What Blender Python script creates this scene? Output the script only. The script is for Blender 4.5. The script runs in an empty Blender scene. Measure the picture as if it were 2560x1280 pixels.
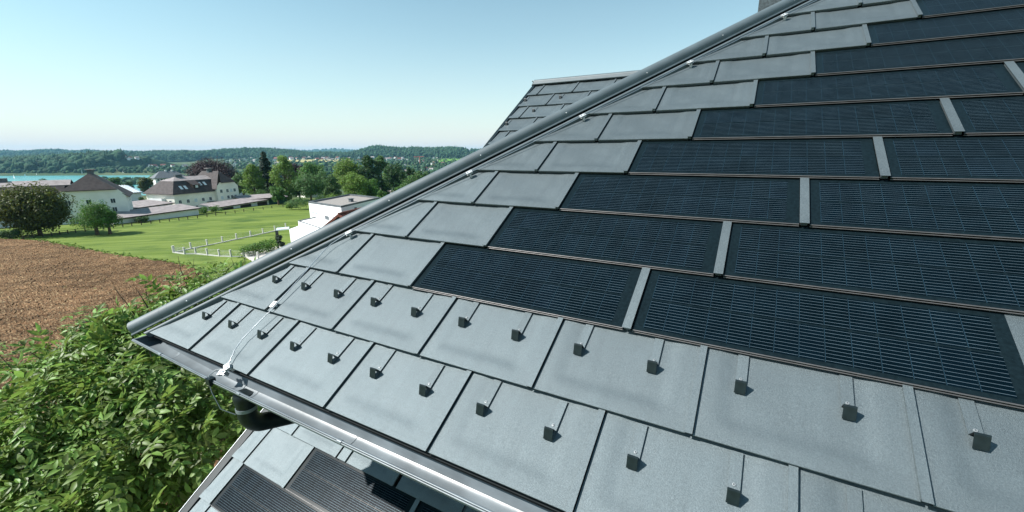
import bpy, bmesh, math, random
import numpy as np
from mathutils import Matrix, Vector
rng = np.random.default_rng(7)
random.seed(7)
S = bpy.context.scene
COL = S.collection
PI = math.pi

# ---------------------------------------------------------------- camera
# world axes: x along the eave, y level into the roof, z up, origin on the eave line
AL = math.radians(33.2); CA, SA = math.cos(AL), math.sin(AL)
F = 1063.13
CAM = np.array([3.2535, -1.2665, 1.337])
Rp = np.array([[0.87113788, 0.40858703, -0.27235167], [0.11321313, -0.70682465, -0.69827051], [-0.47780915, 0.57745611, -0.66199914]])
P2W = np.array([[1, 0, 0], [0, CA, -SA], [0, SA, CA]])      # roof-plane axes to world axes
AX = (P2W @ Rp.T).T                                          # rows: camera right, down, forward in world axes
cam_d = bpy.data.cameras.new('camera'); cam = bpy.data.objects.new('camera', cam_d); COL.objects.link(cam)
cam_d.sensor_width = 36; cam_d.lens = 36 * F / 2560; cam_d.clip_start = 0.05; cam_d.clip_end = 40000
Mc = Matrix.Identity(4)
for i in range(3):
    Mc[i][0] = AX[0][i]; Mc[i][1] = -AX[1][i]; Mc[i][2] = -AX[2][i]; Mc[i][3] = CAM[i]
cam.matrix_world = Mc
S.camera = cam
FW = AX[2] * np.array([1, 1, 0]); FW /= np.linalg.norm(FW)
RT = np.array([FW[1], -FW[0], 0])

# ---------------------------------------------------------------- sky, sun, exposure
SUN = np.array([-0.62, -0.53, 0.85]); SUN /= np.linalg.norm(SUN)
sun_el = math.asin(SUN[2]); sun_az = math.atan2(SUN[0], SUN[1])
W = bpy.data.worlds.new('World'); S.world = W; W.use_nodes = True
nt = W.node_tree; bg = nt.nodes['Background']
sky = nt.nodes.new('ShaderNodeTexSky'); sky.sky_type = 'NISHITA'; sky.sun_disc = False
sky.sun_elevation = sun_el; sky.sun_rotation = sun_az
sky.altitude = 500; sky.air_density = 1.0; sky.dust_density = 0.4; sky.ozone_density = 1.0
tint = nt.nodes.new('ShaderNodeMix'); tint.data_type = 'RGBA'; tint.blend_type = 'MULTIPLY'; tint.inputs[0].default_value = 1
tint.inputs[7].default_value = (0.79, 1.03, 0.85, 1)
nt.links.new(sky.outputs[0], tint.inputs[6])
# bright haze towards the horizon, the same all round
wtc = nt.nodes.new('ShaderNodeTexCoord'); wse = nt.nodes.new('ShaderNodeSeparateXYZ'); nt.links.new(wtc.outputs['Generated'], wse.inputs[0])
w1 = nt.nodes.new('ShaderNodeMath'); w1.operation = 'ABSOLUTE'; nt.links.new(wse.outputs[2], w1.inputs[0])
w2 = nt.nodes.new('ShaderNodeMath'); w2.operation = 'MULTIPLY'; w2.inputs[1].default_value = -7.0; nt.links.new(w1.outputs[0], w2.inputs[0])
w3 = nt.nodes.new('ShaderNodeMath'); w3.operation = 'EXPONENT'; nt.links.new(w2.outputs[0], w3.inputs[0])
wn = nt.nodes.new('ShaderNodeTexNoise'); wn.inputs['Scale'].default_value = 2.2; wn.inputs['Detail'].default_value = 5; wm = nt.nodes.new('ShaderNodeMapping'); wm.inputs['Scale'].default_value = (1, 1, 7)
nt.links.new(wtc.outputs['Generated'], wm.inputs[0]); nt.links.new(wm.outputs[0], wn.inputs['Vector'])
wr = nt.nodes.new('ShaderNodeMapRange'); wr.inputs[3].default_value = .86; wr.inputs[4].default_value = 1.12; nt.links.new(wn.outputs[0], wr.inputs[0])
w5 = nt.nodes.new('ShaderNodeMath'); w5.operation = 'MULTIPLY'; w5.use_clamp = True; nt.links.new(w3.outputs[0], w5.inputs[0]); nt.links.new(wr.outputs[0], w5.inputs[1])
w4 = nt.nodes.new('ShaderNodeMix'); w4.data_type = 'RGBA'; w4.inputs[7].default_value = (4.5, 4.3, 4.5, 1)
nt.links.new(w5.outputs[0], w4.inputs[0]); nt.links.new(tint.outputs[2], w4.inputs[6]); nt.links.new(w4.outputs[2], bg.inputs[0]); bg.inputs[1].default_value = 0.115
sl = bpy.data.lights.new('sun', 'SUN'); sl.energy = 4.8; sl.angle = math.radians(0.53); sl.color = (1.0, 0.975, 0.935)
so = bpy.data.objects.new('sun', sl); COL.objects.link(so)
so.rotation_euler = Vector(SUN).to_track_quat('Z', 'Y').to_euler(); so.location = (0, 0, 60)
vs = S.view_settings; vs.view_transform = 'Standard'; vs.look = 'None'; vs.exposure = 0.75; vs.gamma = 1; vs.use_curve_mapping = False
S.cycles.max_bounces = 6; S.cycles.volume_bounces = 0; S.cycles.sample_clamp_indirect = 6
S.cycles.use_denoising = True

# ---------------------------------------------------------------- helpers
def ray(px, py):
    d = AX[0] * ((px - 1280) / F) + AX[1] * ((py - 640) / F) + AX[2]
    return d / (d @ FW)
def at(px, py, d): return CAM + ray(px, py) * d
def LDP(l, d, z): return CAM * np.array([1, 1, 0]) + RT * l + FW * d + np.array([0, 0, z + CAM[2]])   # lateral, depth, height below the camera
DR_D = [-60, 0, 15, 30, 50, 70, 100, 160, 250, 400, 560, 640, 5000]
DR_Z = [-9.5, -11, -12.3, -14.3, -16, -17.2, -18.2, -19.8, -24, -38, -54, -58.5, -58.5]
def sstep(x, a, b):
    t = np.clip((x - a) / (b - a), 0, 1); return t * t * (3 - 2 * t)
def tz(l, d):
    """terrain height under the camera at lateral l and depth d"""
    l = np.asarray(l, float); d = np.asarray(d, float)
    z = np.interp(d, DR_D, DR_Z)
    zr = np.interp(d, [0, 900, 1500, 2200, 3000, 4000, 9000], [-58.5, -57, -53, -43, -30, -22, -20])
    z = np.where(d > 640, zr, z)
    lake = sstep(-l - 0.70 * d, 0, 60) * sstep(d, 560, 640) * (1 - sstep(d, 1215 , 1250))
    z = z * (1 - lake) + (-64.0) * lake
    left = sstep(-l - 0.70 * d, 0, 60) * sstep(d, 1215, 1250)
    z = z * (1 - left) + left * (-58.5 + 10 * sstep(d, 1250, 1500))
    return z
def hit(px, py):
    r = ray(px, py)
    ds = np.concatenate([np.arange(8, 300, .5), np.arange(300, 6000, 5)])
    l = (r @ RT) * ds; z = r[2] * ds
    below = np.nonzero(z < tz(l, ds))[0]
    d = ds[below[0]] if len(below) else 3500
    return CAM + r * d, d
def gz(p):   # ground height (world z) at world point
    q = (np.asarray(p, float) - CAM)
    return float(tz(q @ RT, q @ FW)) + CAM[2]

def PL(u, v, n=0.0, o=(0, 0, 0)): return np.array([u, v * CA - n * SA, v * SA + n * CA])

class MB:
    def __init__(s): s.v = []; s.f = []; s.sm = []
    def add(s, vs, fs, smooth=False):
        b = len(s.v); s.v += [tuple(map(float, p)) for p in vs]; s.f += [tuple(b + i for i in f) for f in fs]; s.sm += [smooth] * len(fs); return s
    def box(s, a, b, T=None):
        (x0, y0, z0), (x1, y1, z1) = a, b
        vs = [(x0, y0, z0), (x1, y0, z0), (x1, y1, z0), (x0, y1, z0), (x0, y0, z1), (x1, y0, z1), (x1, y1, z1), (x0, y1, z1)]
        if T: vs = [T(*p) for p in vs]
        return s.add(vs, [(0, 3, 2, 1), (4, 5, 6, 7), (0, 1, 5, 4), (1, 2, 6, 5), (2, 3, 7, 6), (3, 0, 4, 7)])
    def poly(s, pts): return s.add(pts, [tuple(range(len(pts)))])
    def prism(s, pts, dz):
        n = len(pts); q = [np.array(p, float) + np.array(dz, float) for p in pts]
        fs = [tuple(range(n))[::-1], tuple(range(n, 2 * n))] + [(i, (i + 1) % n, n + (i + 1) % n, n + i) for i in range(n)]
        return s.add(list(pts) + q, fs)
    def sweep(s, prof, path, e1s, e2s, closed=True, smooth=True, caps=True):
        n = len(prof); vs = []
        for p, e1, e2 in zip(path, e1s, e2s):
            for a, b in prof: vs.append(np.array(p) + np.array(e1) * a + np.array(e2) * b)
        fs = []
        m = n if closed else n - 1
        for i in range(len(path) - 1):
            for j in range(m): fs.append((i * n + j, i * n + (j + 1) % n, (i + 1) * n + (j + 1) % n, (i + 1) * n + j))
        s.add(vs, fs, smooth)
        if closed and caps:
            b = len(s.v); s.v += [tuple(map(float, p)) for p in vs[:n]] + [tuple(map(float, p)) for p in vs[-n:]]
            s.f += [tuple(b + i for i in range(n))[::-1], tuple(b + n + i for i in range(n))]; s.sm += [False, False]
        return s
    def tube(s, path, r, n=8, smooth=True):
        path = [np.array(p, float) for p in path]; rs = r if hasattr(r, '__len__') else [r] * len(path)
        e1s, e2s = [], []; up = np.array([0.13, 0.21, 0.97])
        for i, p in enumerate(path):
            t = path[min(i + 1, len(path) - 1)] - path[max(i - 1, 0)]; t /= np.linalg.norm(t) + 1e-12
            a = np.cross(t, up)
            if np.linalg.norm(a) < .1: a = np.cross(t, (1, 0, 0))
            a /= np.linalg.norm(a); b = np.cross(a, t); up = b
            e1s.append(a * rs[i]); e2s.append(b * rs[i])
        prof = [(math.cos(2 * PI * k / n), math.sin(2 * PI * k / n)) for k in range(n)]
        return s.sweep(prof, path, e1s, e2s, True, smooth)
    def mesh(s, name):
        me = bpy.data.meshes.new(name); me.from_pydata(s.v, [], s.f)
        me.polygons.foreach_set('use_smooth', s.sm); me.update(); return me

def arr_mesh(name, V, Fq, smooth=False):
    V = np.asarray(V, np.float32); Fq = np.asarray(Fq, np.int32); k = Fq.shape[1]
    me = bpy.data.meshes.new(name)
    me.vertices.add(len(V)); me.vertices.foreach_set('co', V.ravel())
    me.loops.add(Fq.size); me.loops.foreach_set('vertex_index', Fq.ravel())
    me.polygons.add(len(Fq)); me.polygons.foreach_set('loop_start', np.arange(len(Fq), dtype=np.int32) * k)
    me.polygons.foreach_set('use_smooth', np.full(len(Fq), smooth)); me.update(calc_edges=True); me.validate(); return me

ROOTL = {}
def link(name, me, mat, parent=None, M=None, world=True):
    o = bpy.data.objects.new(name, me); COL.objects.link(o)
    if mat is not None and not me.materials: me.materials.append(mat)
    if M is not None: o.matrix_basis = M
    if parent is not None:
        o.parent = parent
        if world and parent.name in ROOTL: o.matrix_parent_inverse = Matrix.Translation(Vector(ROOTL[parent.name])).inverted()
    return o
def part(name, mb, mat, parent, M=None, world=True): return link(name, mb.mesh(name), mat, parent, M, world)
def thing(name, label, cat, loc=(0, 0, 0), group=None, rz=0):
    o = bpy.data.objects.new(name, None); COL.objects.link(o); o.location = tuple(map(float, loc)); o.rotation_euler[2] = rz
    o.empty_display_size = .1
    ROOTL[o.name] = tuple(map(float, loc)); tag(o, label, cat, group); return o
def tag(o, label, cat, group=None):
    o['label'] = label; o['category'] = cat
    if group: o['group'] = group
    return o
def struct(name, me, mat, kind='structure', label=None):
    o = link(name, me, mat); o['kind'] = kind
    if label: o['label'] = label
    return o

def mat(name, col, rough=.6, spec=.5, metal=0, nscale=0, namp=0.0, col2=None, bump=0, bscale=0, bdist=.01, detail=4, coat=0, island=0, trans=0, coords='Object'):
    m = bpy.data.materials.new(name); m.use_nodes = True; t = m.node_tree; N = t.nodes; L = t.links; b = N['Principled BSDF']
    b.inputs['Base Color'].default_value = (*col, 1); b.inputs['Roughness'].default_value = rough
    b.inputs['Specular IOR Level'].default_value = spec; b.inputs['Metallic'].default_value = metal
    b.inputs['Coat Weight'].default_value = coat
    tc = N.new('ShaderNodeTexCoord')
    cur = None
    if nscale:
        n = N.new('ShaderNodeTexNoise'); n.inputs['Scale'].default_value = nscale; n.inputs['Detail'].default_value = detail
        L.new(tc.outputs[coords], n.inputs['Vector'])
        mx = N.new('ShaderNodeMix'); mx.data_type = 'RGBA'
        c2 = col2 if col2 else tuple(c * (1 - namp) for c in col); c1 = col if col2 else tuple(min(1, c * (1 + namp)) for c in col)
        mx.inputs[6].default_value = (*c1, 1); mx.inputs[7].default_value = (*c2, 1)
        cr = N.new('ShaderNodeMapRange'); cr.inputs[1].default_value = .35; cr.inputs[2].default_value = .65
        L.new(n.outputs[0], cr.inputs[0]); L.new(cr.outputs[0], mx.inputs[0]); cur = mx.outputs[2]
    if island:
        g = N.new('ShaderNodeNewGeometry'); hs = N.new('ShaderNodeHueSaturation')
        mr = N.new('ShaderNodeMapRange'); mr.inputs[3].default_value = 1 - island; mr.inputs[4].default_value = 1 + island
        mh = N.new('ShaderNodeMapRange'); mh.inputs[3].default_value = .485; mh.inputs[4].default_value = .52
        L.new(g.outputs['Random Per Island'], mr.inputs[0]); L.new(g.outputs['Random Per Island'], mh.inputs[0])
        L.new(mr.outputs[0], hs.inputs['Value']); L.new(mh.outputs[0], hs.inputs['Hue'])
        if cur: L.new(cur, hs.inputs['Color'])
        else: hs.inputs['Color'].default_value = (*col, 1)
        cur = hs.outputs[0]
    if cur: L.new(cur, b.inputs['Base Color'])
    if bump:
        n2 = N.new('ShaderNodeTexNoise'); n2.inputs['Scale'].default_value = bscale; n2.inputs['Detail'].default_value = 3
        L.new(tc.outputs[coords], n2.inputs['Vector'])
        bp = N.new('ShaderNodeBump'); bp.inputs['Strength'].default_value = bump; bp.inputs['Distance'].default_value = bdist
        L.new(n2.outputs[0], bp.inputs['Height']); L.new(bp.outputs[0], b.inputs['Normal'])
    if trans:
        tr = N.new('ShaderNodeBsdfTranslucent'); ms = N.new('ShaderNodeMixShader'); ms.inputs[0].default_value = trans
        if cur:
            hs2 = N.new('ShaderNodeHueSaturation'); hs2.inputs['Value'].default_value = 1.5; hs2.inputs['Hue'].default_value = .485
            L.new(cur, hs2.inputs['Color']); L.new(hs2.outputs[0], tr.inputs[0])
        else: tr.inputs[0].default_value = (*col, 1)
        L.new(b.outputs[0], ms.inputs[1]); L.new(tr.outputs[0], ms.inputs[2]); L.new(ms.outputs[0], N['Material Output'].inputs[0])
    return m

# materials ------------------------------------------------------
def tile_material():
    m = mat('anthracite_powder_coat', (.112, .140, .150), .54, .8, metal=.5, coords='Object')
    t = m.node_tree; N, L = t.nodes, t.links; b = N['Principled BSDF']
    g = N.new('ShaderNodeTexCoord'); 
    n1 = N.new('ShaderNodeTexNoise'); n1.inputs['Scale'].default_value = 480; n1.inputs['Detail'].default_value = 2
    n2 = N.new('ShaderNodeTexNoise'); n2.inputs['Scale'].default_value = 5; n2.inputs['Detail'].default_value = 5
    L.new(g.outputs['Object'], n1.inputs['Vector']); L.new(g.outputs['Object'], n2.inputs['Vector'])
    bp = N.new('ShaderNodeBump'); bp.inputs['Strength'].default_value = .9; bp.inputs['Distance'].default_value = .0018
    L.new(n1.outputs[0], bp.inputs['Height'])
    bp2 = N.new('ShaderNodeBump'); bp2.inputs['Strength'].default_value = .25; bp2.inputs['Distance'].default_value = .012
    L.new(n2.outputs[0], bp2.inputs['Height']); L.new(bp.outputs[0], bp2.inputs['Normal']); L.new(bp2.outputs[0], b.inputs['Normal'])
    oi = N.new('ShaderNodeObjectInfo'); mr = N.new('ShaderNodeMapRange'); mr.inputs[3].default_value = .92; mr.inputs[4].default_value = 1.07
    L.new(oi.outputs['Random'], mr.inputs[0])
    mr2 = N.new('ShaderNodeMapRange'); mr2.inputs[1].default_value = .3; mr2.inputs[2].default_value = .7; mr2.inputs[3].default_value = .95; mr2.inputs[4].default_value = 1.05
    L.new(n2.outputs[0], mr2.inputs[0])
    mm0 = N.new('ShaderNodeMath'); mm0.operation = 'MULTIPLY'; L.new(mr.outputs[0], mm0.inputs[0]); L.new(mr2.outputs[0], mm0.inputs[1])
    # grain of the powder coat, and faint rain streaks down the slope
    n4 = N.new('ShaderNodeTexNoise'); n4.inputs['Scale'].default_value = 190; n4.inputs['Detail'].default_value = 2; L.new(g.outputs['Object'], n4.inputs['Vector'])
    mr4 = N.new('ShaderNodeMapRange'); mr4.inputs[1].default_value = .3; mr4.inputs[2].default_value = .7; mr4.inputs[3].default_value = .84; mr4.inputs[4].default_value = 1.16; L.new(n4.outputs[0], mr4.inputs[0])
    mp5 = N.new('ShaderNodeMapping'); mp5.inputs['Scale'].default_value = (22, 1.4, 1); L.new(g.outputs['Object'], mp5.inputs[0])
    ad = N.new('ShaderNodeVectorMath'); oi2 = N.new('ShaderNodeObjectInfo'); L.new(mp5.outputs[0], ad.inputs[0]); L.new(oi2.outputs['Location'], ad.inputs[1])
    n5 = N.new('ShaderNodeTexNoise'); n5.inputs['Scale'].default_value = 1; n5.inputs['Detail'].default_value = 4; L.new(ad.outputs[0], n5.inputs['Vector'])
    mr5 = N.new('ShaderNodeMapRange'); mr5.inputs[1].default_value = .35; mr5.inputs[2].default_value = .7; mr5.inputs[3].default_value = .96; mr5.inputs[4].default_value = 1.05; L.new(n5.outputs[0], mr5.inputs[0])
    mm1 = N.new('ShaderNodeMath'); mm1.operation = 'MULTIPLY'; L.new(mr4.outputs[0], mm1.inputs[0]); L.new(mr5.outputs[0], mm1.inputs[1])
    mm = N.new('ShaderNodeMath'); mm.operation = 'MULTIPLY'; L.new(mm0.outputs[0], mm.inputs[0]); L.new(mm1.outputs[0], mm.inputs[1])
    hs = N.new('ShaderNodeHueSaturation'); hs.inputs['Color'].default_value = (.112, .140, .150, 1); L.new(mm.outputs[0], hs.inputs['Value']); L.new(hs.outputs[0], b.inputs['Base Color'])
    mr3 = N.new('ShaderNodeMapRange'); mr3.inputs[1].default_value = .3; mr3.inputs[2].default_value = .7; mr3.inputs[3].default_value = .50; mr3.inputs[4].default_value = .58
    L.new(n2.outputs[0], mr3.inputs[0]); L.new(mr3.outputs[0], b.inputs['Roughness'])
    return m
TILE = tile_material()
CAPM = mat('anthracite_trim_metal', (.075, .100, .110), .6, .8, nscale=6, namp=.1, bump=.5, bscale=320, bdist=.0012)
GUT = mat('gutter_metal', (.15, .175, .19), .36, .6, nscale=5, namp=.18, bump=.3, bscale=14, bdist=.004)
DARK = mat('dark_graphite_metal', (.008, .014, .016), .4, .28, nscale=40, namp=.25, bump=.2, bscale=90, bdist=.001)
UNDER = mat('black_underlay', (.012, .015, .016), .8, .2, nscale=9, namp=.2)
ALU = mat('bare_aluminium', (.6, .61, .62), .28, .5, metal=.9, nscale=30, namp=.08)
ZINC = mat('white_zinc_clamp', (.55, .56, .56), .4, .5, metal=.3, nscale=50, namp=.1)
GLASSF = mat('panel_border_glass', (.006, .012, .015), .28, .09, nscale=60, namp=.2, bump=.08, bscale=400, bdist=.0005)
NOSE = mat('panel_edge_metal', (.12, .115, .115), .42, .5, metal=.5, nscale=20, namp=.1)
PLASTER = mat('white_render', (.74, .74, .70), .85, .2, nscale=.8, namp=.04, bump=.15, bscale=20, bdist=.01)

CW, CH = .0905, .186
def cell_material():
    m = bpy.data.materials.new('photovoltaic_cell'); m.use_nodes = True; N, L = m.node_tree.nodes, m.node_tree.links; b = N['Principled BSDF']
    tc = N.new('ShaderNodeTexCoord'); sp = N.new('ShaderNodeSeparateXYZ'); L.new(tc.outputs['Object'], sp.inputs[0])
    def math_(op, a, bb):
        x = N.new('ShaderNodeMath'); x.operation = op
        for i, q in enumerate((a, bb)):
            if isinstance(q, (int, float)): x.inputs[i].default_value = q
            else: L.new(q, x.inputs[i])
        return x.outputs[0]
    fr = math_('FRACT', math_('MULTIPLY', sp.outputs[1], 1 / .0182), 0)
    line = math_('LESS_THAN', math_('ABSOLUTE', math_('SUBTRACT', fr, .5), 0), .034)
    n = N.new('ShaderNodeTexNoise'); n.inputs['Scale'].default_value = 3.0
    oi = N.new('ShaderNodeObjectInfo'); L.new(oi.outputs['Location'], n.inputs['Vector'])
    base = N.new('ShaderNodeMix'); base.data_type = 'RGBA'; base.inputs[6].default_value = (.0010, .0042, .0066, 1); base.inputs[7].default_value = (.0014, .0056, .0095, 1)
    L.new(oi.outputs['Random'], base.inputs[0])
    mx = N.new('ShaderNodeMix'); mx.data_type = 'RGBA'; L.new(line, mx.inputs[0]); L.new(base.outputs[2], mx.inputs[6]); mx.inputs[7].default_value = (.105, .15, .18, 1)
    ln = N.new('ShaderNodeTexNoise'); ln.inputs['Scale'].default_value = 9; ln.inputs['Detail'].default_value = 3
    va = N.new('ShaderNodeVectorMath'); L.new(tc.outputs['Object'], va.inputs[0]); L.new(oi.outputs['Location'], va.inputs[1]); L.new(va.outputs[0], ln.inputs['Vector'])
    lr = N.new('ShaderNodeMapRange'); lr.inputs[1].default_value = .3; lr.inputs[2].default_value = .7; lr.inputs[3].default_value = .82; lr.inputs[4].default_value = 1.18; L.new(ln.outputs[0], lr.inputs[0])
    lh = N.new('ShaderNodeHueSaturation'); fx = math_('FRACT', math_('MULTIPLY', sp.outputs[0], 1 / CW), 0); edg = math_('LESS_THAN', fx, .018)
    mx2 = N.new('ShaderNodeMix'); mx2.data_type = 'RGBA'; L.new(edg, mx2.inputs[0]); L.new(mx.outputs[2], mx2.inputs[6]); mx2.inputs[7].default_value = (.014, .034, .052, 1)
    L.new(mx2.outputs[2], lh.inputs['Color']); L.new(lr.outputs[0], lh.inputs['Value']); L.new(lh.outputs[0], b.inputs['Base Color'])
    b.inputs['Roughness'].default_value = .3; b.inputs['Specular IOR Level'].default_value = .025
    mt = math_('MULTIPLY', line, .1); L.new(mt, b.inputs['Metallic'])
    nb = N.new('ShaderNodeTexNoise'); nb.inputs['Scale'].default_value = 300; L.new(tc.outputs['Object'], nb.inputs['Vector'])
    bp = N.new('ShaderNodeBump'); bp.inputs['Strength'].default_value = .25; bp.inputs['Distance'].default_value = .0006; L.new(nb.outputs[0], bp.inputs['Height']); L.new(bp.outputs[0], b.inputs['Normal'])
    return m
CELL = cell_material()

# ================================================================= the house we stand over
P = .4277
NR = 16                      # rows of the main slope
OFF = [0, 1.0501, .6888, 1.0454, 1.4059, 1.7674, 2.1207, 2.4809, 2.8560, 3.2111, 3.5559, 3.9030, 4.255, 4.607, 4.959, 5.311]
HN = .026
house = thing('house', 'house with anthracite metal roof, black solar roof tiles and dark gutter', 'house', (4.5, 5, -10))
def planeM(u, v, n):
    o = PL(u, v, n); M = Matrix.Identity(4)
    for i in range(3):
        M[i][0] = P2W[i][0]; M[i][1] = P2W[i][1]; M[i][2] = P2W[i][2]; M[i][3] = o[i]
    return M
def sc(x, a, b):
    t = min(1, max(0, (x - a) / (b - a))); return t * t * (3 - 2 * t)
def tile_mesh(w=.7, pit=P, name='roof_tile', ribs=True):
    mb = MB()
    us = [0.004, .03, .055, .075, .09, .105, .12, .14, .18, w * .5, w - .19, w - .16, w - .14, w - .12, w - .10, w - .08, w - .05, w - .0255]
    vsm = [0, .045, .065, .08, .095, .11, .13, .16, .25, pit * .8, pit, pit + .02]
    def h(u, v):
        e = .0062 * sc(u, .055, .13) * (1 - sc(u, w - .16, w - .09)) * sc(v, .05, .12)
        return HN * (1 - v / pit) + .003 - e + .0015 * math.sin(u * 9) * sc(v, 0, .1) * (1 - v / pit)
    V = [(u, v, h(u, v)) for v in vsm for u in us]; n = len(us)
    Fs = [(j * n + i, j * n + i + 1, (j + 1) * n + i + 1, (j + 1) * n + i) for j in range(len(vsm) - 1) for i in range(n - 1)]
    mb.add(V, Fs, True)
    # folded nose
    hs = [h(u, 0) for u in us]
    V = [(u, 0, hh) for u, hh in zip(us, hs)] + [(u, -.0015, hh - .003) for u, hh in zip(us, hs)] + [(u, .012, .000) for u in us] + [(u, .03, .001) for u in us]
    mb.add(V, [(k * n + n + i, k * n + n + i + 1, k * n + i + 1, k * n + i) for k in range(3) for i in range(n - 1)])
    # side seam: a cap plate over an inset web
    r0, r1 = w - .027, w + .002
    def T(u, v, z): return (u, v, HN * (1 - v / pit) + .003 + z)
    mb.box((r0 + .001, .006, -.012), (r0 + .022, pit + .02, .0045), T)
    mb.box((r0 - .0, -.004, .0125), (r1, pit + .02, .015), T)
    mb.box((r0 + .004, .004, .0045), (r1 - .006, pit + .02, .0126), T)
    return mb.mesh(name)
TM = tile_mesh(); TM.materials.append(TILE)
def clip_mesh(me, cuts, name='roof_tile'):
    """cuts: (point, normal) in local coordinates, keeps the side the normal points away from"""
    bm = bmesh.new(); bm.from_mesh(me)
    for co, no in cuts:
        bmesh.ops.bisect_plane(bm, geom=bm.verts[:] + bm.edges[:] + bm.faces[:], plane_co=co, plane_no=no, clear_outer=True)
    if not bm.faces: bm.free(); return None
    m2 = bpy.data.meshes.new(name); bm.to_mesh(m2); bm.free()
    for mm in me.materials: m2.materials.append(mm)
    return m2
HIPN = Vector((-1, CA, 0)).normalized()
def hip_cut(u0, v0, a): return (Vector((a + v0 * CA - u0, 0, 0)), HIPN)      # removes what lies left of the line u - v*CA = a

# the boarding under the tiles, both slopes of the hip and the back
XH, YR = -.76, NR * P * CA      # hip foot and plan depth of the slope
ZR = NR * P * SA
b = MB(); e = .012
b.poly([(XH, 0, -e), (13, 0, -e), (13, YR, ZR - e), (XH + YR, YR, ZR - e)])
b.poly([(XH, 0, -e), (XH + YR, YR, ZR - e), (XH, 2 * YR, -e)]); b.poly([(XH, 2 * YR, -e), (XH + YR, YR, ZR - e), (13, YR, ZR - e), (13, 2 * YR, -e)])
part('roof_boarding', b, UNDER, house)
b = MB(); b.poly([(XH - .0, .25, .25 * .654 + .02), (XH + YR - .25, YR, ZR - .16 + .02), (XH, 2 * YR - .25, .02)])
part('side_slope', b, TILE, house)

# main slope: tiles, panels and seams
def joint_rows():
    out = []
    for r in range(1, NR + 1):
        v0 = (r - 1) * P; o = OFF[r - 1]; left = -.60 + v0 * CA
        if r <= 2:
            j = o - 4 * .7
            while j < 8.2: out.append(('tile', j, v0, r)); j += .7
        else:
            out += [('tile', o - 1.4, v0, r), ('tile', o - .7, v0, r), ('tile', o, v0, r)]
            u = o + .7
            n = 0
            while u < 8:
                if r == 3 and n == 2: break
                out.append(('panel', u, v0, r)); u += 1.42; n += 1
            if r == 3:
                u = 4.17
                while u < 8.2: out.append(('tile', u, v0, r)); u += .7
    return out
# panel prototype meshes
PWD = 1.377
def panel_base_mesh(w=PWD):
    mb = MB(); h0, h1 = HN + .002, .003
    def T(u, v, z): return (u, v, (h0 + (h1 - h0) * v / P) + z)
    mb.box((.004, .004, -.006), (w, P + .01, 0), T)
    return mb.mesh('solar_panel')
def nose_mesh(w=PWD):
    mb = MB(); z = HN + .001
    mb.sweep([(.0034 * math.cos(t), .003 * math.sin(t)) for t in np.linspace(0, 2 * PI, 9)[:-1]], [(.004, .002, z - .002), (w, .002, z - .002)], [(0, 1, 0)] * 2, [(0, 0, 1)] * 2)
    mb.sweep([(.003 * math.cos(t), .0028 * math.sin(t)) for t in np.linspace(0, 2 * PI, 9)[:-1]], [(.004, -.002, z - .0115), (w, -.002, z - .0115)], [(0, 1, 0)] * 2, [(0, 0, 1)] * 2)
    return mb.mesh('panel_edge')
def seam_mesh():
    mb = MB()
    def T(u, v, z): return (u, v, HN * (1 - v / P) + .003 + z)
    mb.box((.0, -.006, .012), (.0435, P + .012, .0145), T); mb.box((.007, .004, -.012), (.036, P + .01, .012), T)
    return mb.mesh('seam_cover')
CW, CH = .0905, .186
def cell_verts(x0, y0, flip, z0, slope):
    w, h, c = CW - .0025, CH - .003, .007
    pts = [(0, 0), (w, 0), (w, h - c), (w - c, h), (c, h), (0, h - c)] if not flip else [(c, 0), (w - c, 0), (w, c), (w, h), (0, h), (0, c)]
    return [(x0 + a, y0 + b_, z0 + slope * (y0 + b_)) for a, b_ in pts]
CSL = -(HN - .001) / P
def one_cell(flip):
    mb = MB(); top = cell_verts(0, 0, flip, .0006, CSL); bot = cell_verts(0, 0, flip, 0, CSL)
    n = 6; mb.add(top + bot, [tuple(range(n))] + [(i, n + i, n + (i + 1) % n, (i + 1) % n) for i in range(n)])
    return mb.mesh('cell')
CM = [one_cell(False), one_cell(True)]
for c in CM: c.materials.append(CELL)
PB = panel_base_mesh(); PB.materials.append(GLASSF); PN = nose_mesh(); PN.materials.append(NOSE); SM = seam_mesh(); SM.materials.append(TILE)
ncell = 0
def place_cells(par, u, v, n, w=PWD):
    global ncell
    cols = 14; x0 = .052
    single = ncell < 290
    mbs = MB()
    for row in range(2):
        for c in range(cols):
            uu = x0 + c * CW; vv = .026 + row * (CH + .004)
            zz = HN + .0021 + CSL * vv
            if single:
                # part of its panel, one object each
                o = link('cell', CM[row], None, par, planeM(u + uu, v + vv, 0) @ Matrix.Translation((0, 0, zz + n)), world=False)
                o.matrix_parent_inverse = par.matrix_basis.inverted(); ncell += 1
            else:
                mbs.add([(a + uu - x0, b_ + vv - .026, z + zz) for a, b_, z in cell_verts(0, 0, row == 1, .0006, CSL)], [tuple(range(6))])
    if not single:
        me = mbs.mesh('cells'); 
        o = link('cells', me, CELL, par, planeM(u + x0, v + .026, n), world=False); o.matrix_parent_inverse = par.matrix_basis.inverted(); o['kind'] = 'stuff'
panels = []
for kind, u, v, r in joint_rows():
    if kind == 'tile':
        a = -.60; left = a + v * CA
        if u + .7 < left - .02: continue
        if u < left + P * CA + .01: me = clip_mesh(TM, [hip_cut(u, v, a)])
        else: me = TM
        if me is None: continue
        o = link('roof_tile', me, None, house, planeM(u, v, 0))
    else:
        panels.append((u, v))
panels.sort(key=lambda p: (p[1], p[0]))
vis = [p for p in panels if p[0] < 5.3]
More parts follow.
